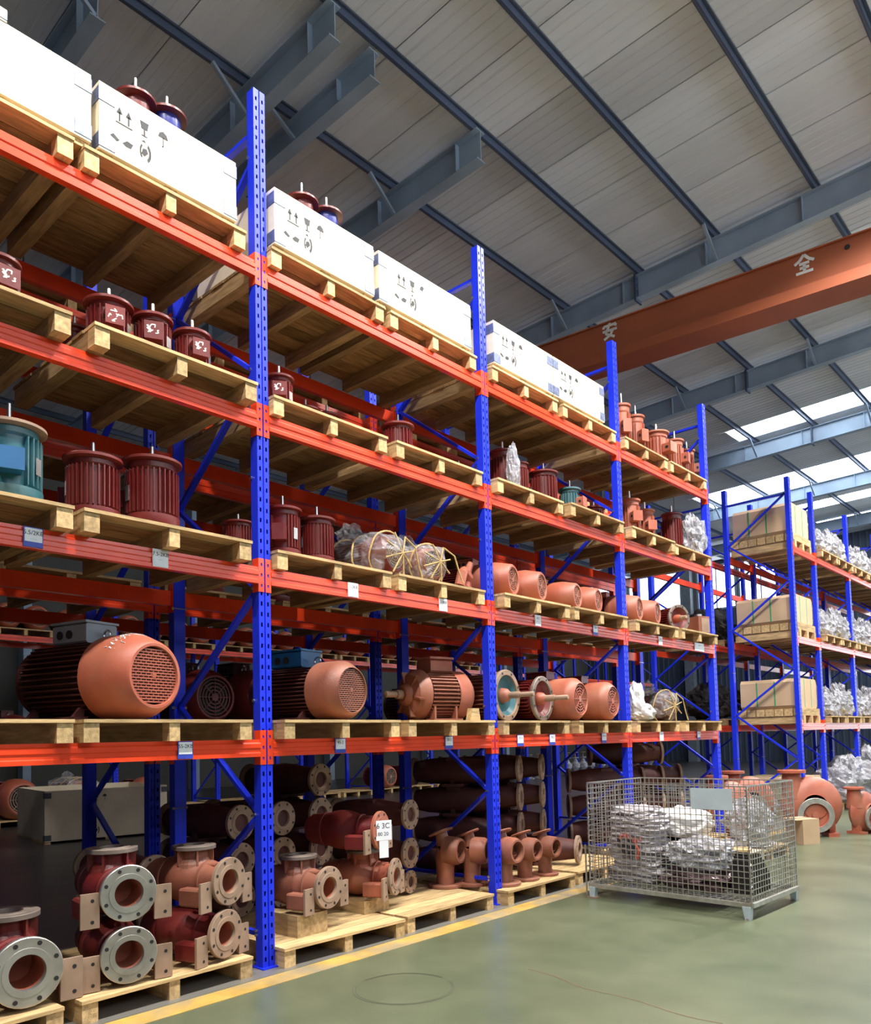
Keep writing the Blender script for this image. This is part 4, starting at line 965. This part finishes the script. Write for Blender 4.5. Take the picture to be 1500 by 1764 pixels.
# long dark castings with end flanges
def dark_long(flm='tan_iron', m='dark_casting'):
    def mk():
        r = root('valve_body')
        MB().tube([(-.9, 0, .16), (-.75, 0, .16), (-.45, 0, .16), (-.2, 0, .16), (-.02, 0, .16)], [.10, .13, .15, .12, .095], 20).build('body', m, r)
        for x in (0, -.88):
            b = MB(); TF = Matrix.Translation((x, 0, .16)) @ RXP; flange(b, .145, .07, .028, TF, 28); fo = b.build('end_flange', flm, r)
            if x == 0: b = MB(); holes(b, .145, 8, TF); b.build('bolt_holes', 'black', fo, kind='stuff')
        MB().lathe([(.071, .0), (.071, -.1), (0, -.1)], 18, Matrix.Translation((.0, 0, .16)) @ RXP).build('bore', 'dark_casting', r)
        b = MB(); b.box(-.55, -.35, -.15, .15, .0, .03); b.box(-.47, -.43, -.12, .12, .02, .1); b.build('foot', m, r, smooth=False)
        b = MB(); b.box(-.52, -.38, -.10, .10, .24, .30); b.build('bonnet_pad', m, r, smooth=False)
        return r
    return mk
dl = dark_long()
n_ = 0
pile = []
for k, z in enumerate((.36, .71)): pile.append((-4.95, ya(708, -4.95, z+.2), z, 12, .95, 'dark valve body with tan flange, %s one behind the rust red casing' % ('lower', 'upper')[k]))
pile.append((-4.95, ya(708, -4.95, .3), .137, 12, .72, 'small dark valve body at the bottom behind the rust red casing'))
LVN = ('bottom', 'second', 'third', 'top')
for c in range(3):
    for l in range(3+(c == 2)):
        pile.append((-5.38, 3.62+.42*c, .137+.305*l, 8, 1, 'dark valve body deep under the second bay, %s layer, %s column' % (LVN[l], ORD[c])))
for c in range(3):
    for l in range(4):
        if (c, l) != (2, 0): pile.append((-4.92, 6.42+.42*c, .137+.305*l, 25, 1, 'dark valve body in the pile under the third bay, %s layer, %s column' % (LVN[l], ORD[c])))
for c in range(3):
    for l in range(3+(c == 1)):
        pile.append((-4.80, 9.35+.54*c, .137+.33*l, 42, 1.08, 'dark valve body under the fourth bay behind the cage, %s layer, %s column' % (LVN[l], ORD[c])))
for c in range(1, 2):
    for l in range(2): pile.append((-5.34, 2.35+.5*c, .137+.305*l, 5, 1, 'dark valve body deep under the nearest bay, %s layer, %s column' % (LVN[l], ('left', 'right')[c])))
pile.append((-4.58, ya(998, -4.58, .3), .137, 20, 1.05, 'dark valve body with worn flange on the pallet left of the wire cage'))
for (x, y, z, deg, s, lb) in pile: spawn('dl', dl, x, y, z, math.radians(deg), s, lb, 'valve body')
# elbow castings (third bay floor)
def elbow(m='brown_paint'):
    def mk():
        r = root('elbow_casting')
        pts = [(-.05, 0, .02), (-.05, 0, .14), (-.045, 0, .24), (-.02, 0, .31), (.05, 0, .335), (.11, 0, .335)]
        MB().tube(pts[:3]+[(-.02, 0, .30)], [.075, .075, .085, .10], 20).build('stem', m, r)
        b = MB(); b.lathe([(.075, -.02), (.12, .0), (.115, .10), (.10, .13), (.10, .135), (.082, .135), (.08, .05), (0, .04)], 28, Matrix.Translation((-.03, 0, .30)) @ RXP); b.build('mouth', m, r)
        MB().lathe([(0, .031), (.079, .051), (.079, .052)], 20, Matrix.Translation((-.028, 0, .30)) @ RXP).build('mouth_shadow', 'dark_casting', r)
        MB().lathe([(0, 0), (.14, 0), (.145, .004), (.145, .024), (.14, .028), (.08, .03)], 30, Matrix.Translation((-.05, 0, 0))).build('base_flange', m, r)
        b = MB(); b.lathe([(0, .0), (.10, 0), (.11, .012), (.10, .022), (0, .022)], 26, Matrix.Translation((-.08, 0, .44)) @ Matrix.Rotation(-.35, 4, 'Y')); b.tube([(-.06, 0, .34), (-.08, 0, .45)], [.06, .05], 14)
        b.build('top_ear', 'tan_iron' if m == 'tan' else m, r)
        return r
    return mk
for k, (u, x, deg, s, lb) in enumerate(((876, -4.50, 0, 1.1, 'brown elbow casting half behind the second blue post foot'), (911, -4.50, 5, 1.0, 'brown elbow casting, middle of three on the third bay floor pallet'), (945, -4.50, 2, .95, 'rust elbow casting, right of three on the third bay floor pallet'), (822, -4.75, 20, 1.1, 'brown elbow casting just left of the second blue post foot'), (776, -4.9, 15, 1.15, 'brown elbow casting on the right end of the second bay pallets'))):
    spawn('elb', elbow(), x, ya(u, x, .3), .136, math.radians(deg), s, lb, 'elbow casting')

# ------------------------------------------------------------------ big volute pumps beyond the cage
def volute(mt='rust_paint'):
    def mk():
        r = root('volute_pump'); zc = .42; T = Matrix.Translation((-.18, 0, zc)) @ RXP
        MB().lathe([(.0, -.16), (.16, -.16), (.26, -.13), (.37, -.07), (.41, 0), (.37, .07), (.27, .13), (.17, .15), (.165, .20)], 40, T).build('volute_body', mt, r)
        TF = Matrix.Translation((.04, 0, zc-.12)) @ RXP
        b = MB(); b.lathe([(.17, -.12), (.15, -.02)], 28, TF); b.build('suction_neck', mt, r)
        b = MB(); flange(b, .24, .17, .035, TF); b.build('suction_flange', 'galvanised', r)
        MB().lathe([(.171, -.005), (.15, -.03), (.05, -.04), (.05, -.01), (0, -.01)], 28, TF).build('suction_cover', mt, r)
        b = MB(); b.tube([(-.2, -.22, zc+.1), (-.2, -.24, zc+.35), (-.2, -.24, zc+.47)], [.16, .13, .12], 22); b.build('discharge_neck', mt, r)
        b = MB(); flange(b, .19, .11, .04, Matrix.Translation((-.2, -.24, zc+.50))); b.build('discharge_flange', mt, r)
        b = MB(); b.box(-.36, .0, -.30, -.16, 0, .05); b.box(-.36, 0, .16, .30, 0, .05); b.box(-.26, -.10, -.28, -.20, .04, .25); b.box(-.26, -.10, .20, .28, .04, .25); b.build('foot', mt, r, smooth=False)
        return r
    return mk
vp = volute()
for (x, y, deg, s, lb) in ((-4.35, 11.35, -30, 1.0, 'large red volute pump with grey ring flange right of the cage, partly boxed in'), (-3.55, 12.15, -58, 1.05, 'large red volute pump with grey ring flange, rightmost of the pair behind the cage'),
                       (-4.65, 12.7, -50, 1.0, 'red volute pump with top flange seen over the cage'), (-3.0, 12.95, -20, .75, 'smaller red volute pump cut by the right picture edge')):
    spawn('vp', vp, x, y, 0, math.radians(deg), s, lb, 'pump')
r = root('cardboard_box'); MB().box(-.18, .18, -.13, .13, 0, .34).build('box_body', 'cardboard', r, smooth=False); MB().box(-.02, .02, -.132, .132, .341, .343).build('box_tape', 'tan_iron', r, smooth=False); b = MB().box(-.18, .18, -.24, -.132, .33, .336); b.build('flap', 'cardboard', r, smooth=False)
place(r, -3.52, 11.45, 0, -.6); tag(r, 'small cardboard piece standing between the two large red volute pumps', 'box')
wrap_obj('plastic_bag', 'silver crumpled plastic bag on the pumps right behind the cage', 'bag', -3.62, 9.75, .22, (.26, .26, .24), 'silver_film', 21, .4, .1)
pallet(-3.95, 9.75, 0, 'low wooden pallet on the floor right behind the wire cage', W=1.15)
o = blob('plastic_heap', .3, .3, .1, 'silver_film', None, .3, 3, 31, 14, .3); o.location = (-3.65, 9.75, .137); o.scale = (1, 1, .4); tag(o, 'flattened silver plastic under the crumpled bag behind the cage', 'bag')

# ------------------------------------------------------------------ wire cage
cg = root('wire_mesh_cage'); W, D, H0, H1 = 1.56, 1.0, .135, 1.09
def wires(b, p0, ax, n, L, gap):
    pass
def mesh_panel(p, u, wdt, nm, r=.0028):
    p = Vector(p); u = Vector(u); b = MB(); n = round(wdt/.05)
    for i in range(n+1): q = p+u*(wdt*i/n); b.bar(q, q+Vector((0, 0, H1-H0)), r*2, r*2)
    m_ = round((H1-H0)/.05)
    for j in range(m_+1): q = p+Vector((0, 0, (H1-H0)*j/m_)); b.bar(q, q+u*wdt, r*2, r*2)
    b.build(nm, 'galvanised', cg, smooth=False, kind='stuff')
mesh_panel((0, 0, H0), (1, 0, 0), W, 'wire_panel'); mesh_panel((0, D, H0), (1, 0, 0), W, 'wire_panel'); mesh_panel((0, 0, H0), (0, 1, 0), D, 'wire_panel'); mesh_panel((W, 0, H0), (0, 1, 0), D, 'wire_panel')
b = MB(); n = 14
for i in range(n+1): b.bar((0, D*i/n, H0), (W, D*i/n, H0), .006, .006)
for i in range(22): b.bar((W*i/21, 0, H0), (W*i/21, D, H0), .006, .006)
b.build('wire_base', 'galvanised', cg, smooth=False, kind='stuff')
b = MB()
for (p, q) in (((0, 0), (W, 0)), ((W, 0), (W, D)), ((W, D), (0, D)), ((0, D), (0, 0))):
    MB().bar((*p, H0-.02), (*q, H0-.02), .04, .035).build('base_rail', 'galvanised', cg, smooth=False)
    MB().bar((*p, H1), (*q, H1), .012, .012).build('top_rim', 'galvanised', cg, smooth=False)
for x, y in ((0, 0), (W, 0), (W, D), (0, D)):
    MB().bar((x, y, H0-.03), (x, y, H1), .012, .012).build('corner_rod', 'galvanised', cg, smooth=False)
    b = MB(); sx_ = .07 if x == 0 else -.07
    b.add([(x, y-.03, H0-.03), (x+sx_, y-.03, H0-.03), (x+sx_*.75, y-.025, 0), (x+sx_*.1, y-.025, 0), (x, y+.03, H0-.03), (x+sx_, y+.03, H0-.03), (x+sx_*.75, y+.025, 0), (x+sx_*.1, y+.025, 0)], [(0, 1, 2, 3), (7, 6, 5, 4), (0, 4, 5, 1), (3, 2, 6, 7), (1, 5, 6, 2), (0, 3, 7, 4)])
    b.build('foot', 'plate_grey', cg, smooth=False)
    MB().box(x+sx_*.1-.03, x+sx_*.75+.03, y-.035, y+.035, 0, .012).build('foot_shoe', 'tan_iron', cg, smooth=False)
b = MB()
for y0 in (0, 0): 
    pts = []
    for k in range(150): a = k*.9; pts.append((W+.012*math.cos(a), .0+.012*math.sin(a), H0+(H1-H0)*k/149))
    b.tube(pts, .003, 4)
    pts = [(.012*math.cos(k*.9), .012*math.sin(k*.9), H0+(H1-H0)*k/149) for k in range(150)]; b.tube(pts, .003, 4)
b.build('spiral_hinge', 'galvanised', cg)
MB().box(W-.49, W-.12, -.012, -.006, H1-.20, H1-.02).build('sign_plate', 'plate_grey', cg, smooth=False)
b = MB(); b.bar((-.03, -.02, .02), (-.03, -.02, .5), .012, .012); b.bar((-.03, -.02, .3), (-.0, -.02, .3), .01, .01); b.build('latch_rod', 'galvanised', cg, smooth=False)
CX, CY_ = -3.93, 6.56
place(cg, CX, CY_, 0, -.04); tag(cg, 'galvanised wire mesh cage box on feet standing on the green floor', 'cage')
# contents
r = root('woven_sack'); zc = H0+.005
for k in range(9):
    o = blob('sack_layer', .25+.012*math.sin(k*2), .22, .048, 'woven_sack', r, .13, 3, 40+k, 14, .62); o.location = (.012*math.sin(k), 0, k*.068)
o = blob('sack_top', .23, .2, .06, 'woven_sack', r, .3, 3, 60, 14, .4); o.location = (-.02, 0, .60)
b = MB(); rn = random.Random(3)
for k in range(9): 
    x = rn.uniform(-.1, .08); z = rn.uniform(.26, .42); b.box(x, x+.04, -.262, -.252, z, z+.035)
b.build('black_print', 'ink', r, smooth=False)
b = MB()
for k in range(7): x = -.07+.035*k; b.box(x, x+.014, -.268, -.256, .42+.02*math.sin(k), .46+.02*math.sin(k))
b.tube([(.09, -.262, .40), (.125, -.262, .33), (.11, -.262, .25)], .012, 6); b.build('red_print', 'red_print', r, smooth=False)
place(r, CX+.36, CY_+.34, zc, -.02); tag(r, 'tall stack of grey wrapped sacks with red and black print in the cage', 'sacks')
wrap_obj('white_sack', 'white sack lying behind the tall grey stack in the cage', 'sack', CX+.63, CY_+.72, zc+.40, (.27, .22, .14), 'white_cloth', 71, .25, .3)
wrap_obj('black_sack', 'dark sack under the white one at the back of the cage', 'sack', CX+.55, CY_+.72, zc, (.28, .2, .195), 'black', 72, .2, .5)
wrap_obj('plastic_bag', 'shiny silver plastic bag in the middle of the cage', 'bag', CX+.96, CY_+.36, zc+.175, (.29, .27, .13), 'silver_film', 73, .42, .15, rz=.2)
wrap_obj('plastic_bag', 'dark shiny plastic bag under the silver one in the cage', 'bag', CX+.95, CY_+.36, zc, (.33, .30, .085), mat('dark_film', (.10, .06, .07), .2, var=.6, scale=6, bump=.5), 74, .3, .4)
r = root('steel_rack_parts')
for k in range(12): MB().box(-.09, .11, -.20+.034*k, -.186+.034*k, 0, .24+.10*math.sin(k*.4)).build('steel_plate', 'black', r, smooth=False)
place(r, CX+1.36, CY_+.45, zc); tag(r, 'row of dark upright steel plates at the right end of the cage', 'plates')
r = root('broken_pallet_board'); MB().box(-.28, .28, -.06, .06, 0, .02).build('board', 'wood', r, smooth=False); MB().box(-.2, .30, -.16, -.07, .0, .018).build('board', 'wood', r, smooth=False)
place(r, CX+.95, CY_+.78, zc+.30, .2); tag(r, 'pale wooden boards lying at the back of the cage', 'boards')
o = MB().box(-.25, .25, -.16, .16, 0, .295).build('wooden_box', 'old_plywood', None, smooth=False); o.location = (CX+1.05, CY_+.82, zc); tag(o, 'low plywood box under the boards at the back of the cage', 'box')

# ------------------------------------------------------------------ far rack (row C) contents
fb = motor_h(R=.33, L=.85, cowl=.32, body='red_paint', cow='rust_paint', box=None, rows=0, gr='tan_iron', seg=26, feet=False)
def simple_far(s): return s
kk = 0
for k in range(7):
    for s in (0, 1):
        y = YCR[k]+.66+1.26*s
        pallet(-17.5, y, 3.89, 'wooden pallet on the upper level of the far rack, bay %s, %s' % (ORD[k], ('left', 'right')[s]))
        if k < 7:
            for j in (-.29, .29):
                spawn('fb', fb, -16.95, y+j, 3.89+PT, 0, .82, 'rust red cowled motor, far rack upper level, %s bay, %s pallet, %s' % (ORD[k], ('left', 'right')[s], 'left one' if j < 0 else 'right one'), 'motor', 'motors on the upper level of the far rack')
        pallet(-17.45, y, 0, 'wooden pallet on the floor of the far rack, bay %s, %s' % (ORD[k], ('left', 'right')[s]))
for u, s, lb in ((6.2, 1.25, 'big red motor with ribbed fan guard on the far floor pallet at the left edge'), (8.95, 1.1, 'red motor on the far floor behind the blue posts, right of the open crate'), (12.6, 1.05, 'red fan guard motor on the far floor seen right of the tall post'), (16.6, 1.05, 'dusty red motor on the far floor left of the paired posts'), (17.6, 1.05, 'tan motor on the far floor between the blue posts'), (19.3, 1.0, 'rust motor on the far floor behind the brace'), (20.4, 1.0, 'brown motor on the far floor left of the second blue post')):
    spawn('fb', fb, -16.8, u, PT, .1, s, lb, 'motor')
spawn('wf', wrapped(8, .34, .9, 'brown_paint'), -16.6, 7.35, .136, .1, 1.1, 'motor bundled in plastic and yellow rope behind the open crate', 'motor')
for u, lb in ((6.2, 'leftmost'), (7.3, 'second'), (9.9, 'third')):
    spawn('dk', dk, -17, u, 1.57, .1, 1.3, 'dark motor on the low level of the far rack, %s' % lb, 'motor')
sb = None
def make_valve():
    r = root('silver_valve')
    MB().lathe([(0, 0), (.16, 0), (.16, .03), (.08, .05), (.09, .16), (.15, .24), (.15, .36), (.08, .42), (.05, .52), (.12, .54), (.12, .57), (0, .57)], 18).build('valve_body', 'silver_film', r)
    MB().lathe([(0, .57), (.02, .57), (.02, .7), (.10, .71), (.10, .73), (0, .73)], 12).build('hand_wheel', 'tan_iron', r)
    return r
for k in range(6, 12):
    for z in ((1.57, 2.78, 0.0) if k > 7 else (1.57, 2.78)):
        for j in range(4):
            spawn('valve', make_valve, -17.2, YCR[k]+.42+.58*j, z, .3*j, 1.25, 'wrapped silver valve on the distant rack, %s, %s bay, %s in its row' % ({1.57: 'low level', 2.78: 'middle level', 0.0: 'floor'}[z], ORD[k], ORD[j]), 'valve', 'silver valves on the distant rack')

# ------------------------------------------------------------------ right-hand rack (row D) contents
def make_box(W=1.0, D=1.05, H=.55, m='cardboard'):
    def mk():
        r = root('cardboard_box')
        MB().bev(-D/2, D/2, -W/2, W/2, 0, H, .06, 'x').build('box_body', m, r, smooth=False)
        for y in (-.2, .18):
            b = MB(); b.box(-D/2-.004, -D/2, y-.012, y+.012, .02, H-.02); b.box(D/2, D/2+.004, y-.012, y+.012, .02, H-.02); b.box(-D/2-.004, D/2+.004, y-.012, y+.012, H, H+.004)
            b.build('strap', 'strap', r, smooth=False)
        for x in (-.22, .1): MB().box(x-.012, x+.012, -W/2-.004, -W/2, .05, H-.05).build('strap', 'strap', r, smooth=False)
        return r
    return mk
def thick_pallet():
    r = root('timber_skid')
    for s in (-.42, 0, .42): MB().box(-.58, .58, s-.05, s+.05, 0, .14).build('bearer', 'wood_x', r, smooth=False)
    for k in range(7): x = -.58+k*.166; MB().box(x, x+.15, -.5, .5, .14, .27).build('timber', 'wood', r, smooth=False)
    return r
def make_bundle(seed):
    def mk():
        r = root('wrapped_bundle'); blob('wrap', .2, .2, .22, 'silver_film', r, .4, 2.6, seed, 14, .2)
        o = blob('wrap_peak', .08, .08, .14, 'silver_film', r, .4, 3, seed+1, 10, .1); o.location = (.0, .03, .32)
        o = blob('yellow_cap', .06, .06, .03, 'yellow', r, .2, 3, seed, 8, .2); o.location = (.17, 0, .08)
        return r
    return mk
LDN = ['low', 'middle', 'upper']
for li, z in enumerate(LD+[-.06]):
    nm = (LDN+['floor'])[li]; zz = z+.06
    spawn('skid', thick_pallet, -5.05, 15.3, zz, 0, 1, 'thick timber skid in the end bay of the right-hand rack, %s level' % nm, 'pallet')
    spawn('cbox', make_box(), -5.05, 15.3, zz+.27, 0, (1, 1, (1, .95, 1.05, .8)[li]), 'tan cardboard box with green straps in the end bay of the right-hand rack, %s level' % nm, 'box')
    for k in range(1, 5):
        for s in (0, 1):
            y = YD[k]+.60+1.1*s
            pallet(XP, y, zz, 'pale pallet in the right-hand rack, %s level, %s bay, %s' % (nm, ORD[k], ('left', 'right')[s]), W=1.05)
            if li < 3:
                for j in range(2):
                    spawn(('bun', (k+s+j) % 3), make_bundle(80+(k+s+j) % 3), -4.62-.02*j, y-.28+.56*j, zz+PT, j*1.3+k, (1.0, 1.0, 1.0+.15*s), 'silver wrapped bundle, right-hand rack, %s level, %s bay, %s pallet, %s' % (nm, ORD[k], ('left', 'right')[s], ('first', 'second')[j]), 'bundle', 'wrapped bundles in the right-hand rack')
                spawn('cbox2', make_box(.95, .55, .6), -5.2, y, zz+PT, 0, 1, 'cardboard box behind wrapped bundles, right-hand rack, %s level, %s bay, %s' % (nm, ORD[k], ('left', 'right')[s]), 'box')
for k, (x, y, z, d, lb) in enumerate(((-4.55, 16.7, .137, (.42, .40, .33), 'large heap of white plastic sacks on the floor under the right-hand rack'), (-4.5, 17.62, .137, (.45, .40, .42), 'taller heap of white plastic sacks at the right picture edge'), (-4.6, 19.4, .137, (.45, .5, .5), 'heap of white plastic far along the right-hand rack floor'), (-5.1, 14.05, 0, (.3, .35, .25), 'pale crumpled plastic sheet on the floor at the rack end'))):
    wrap_obj('plastic_sacks', lb, 'sacks', x, y, z, d, 'silver_film', 90+k, .35, .2)
for li, z in enumerate(LD[:2]):
    for k in range(2):
        pallet(-6.65, 15.8+2.5*k, z+.06, 'wooden pallet behind the right-hand rack, %s level, %s' % (LDN[li], ('left', 'right')[k]))
        wrap_obj('dark_bundle', 'dark wrapped bundle behind the right-hand rack, %s level, %s' % (LDN[li], ('left', 'right')[k]), 'bundle', -6.6, 15.8+2.5*k, z+.06+PT, (.4, .5, .35), 'black', 100+li*2+k, .3, .3)
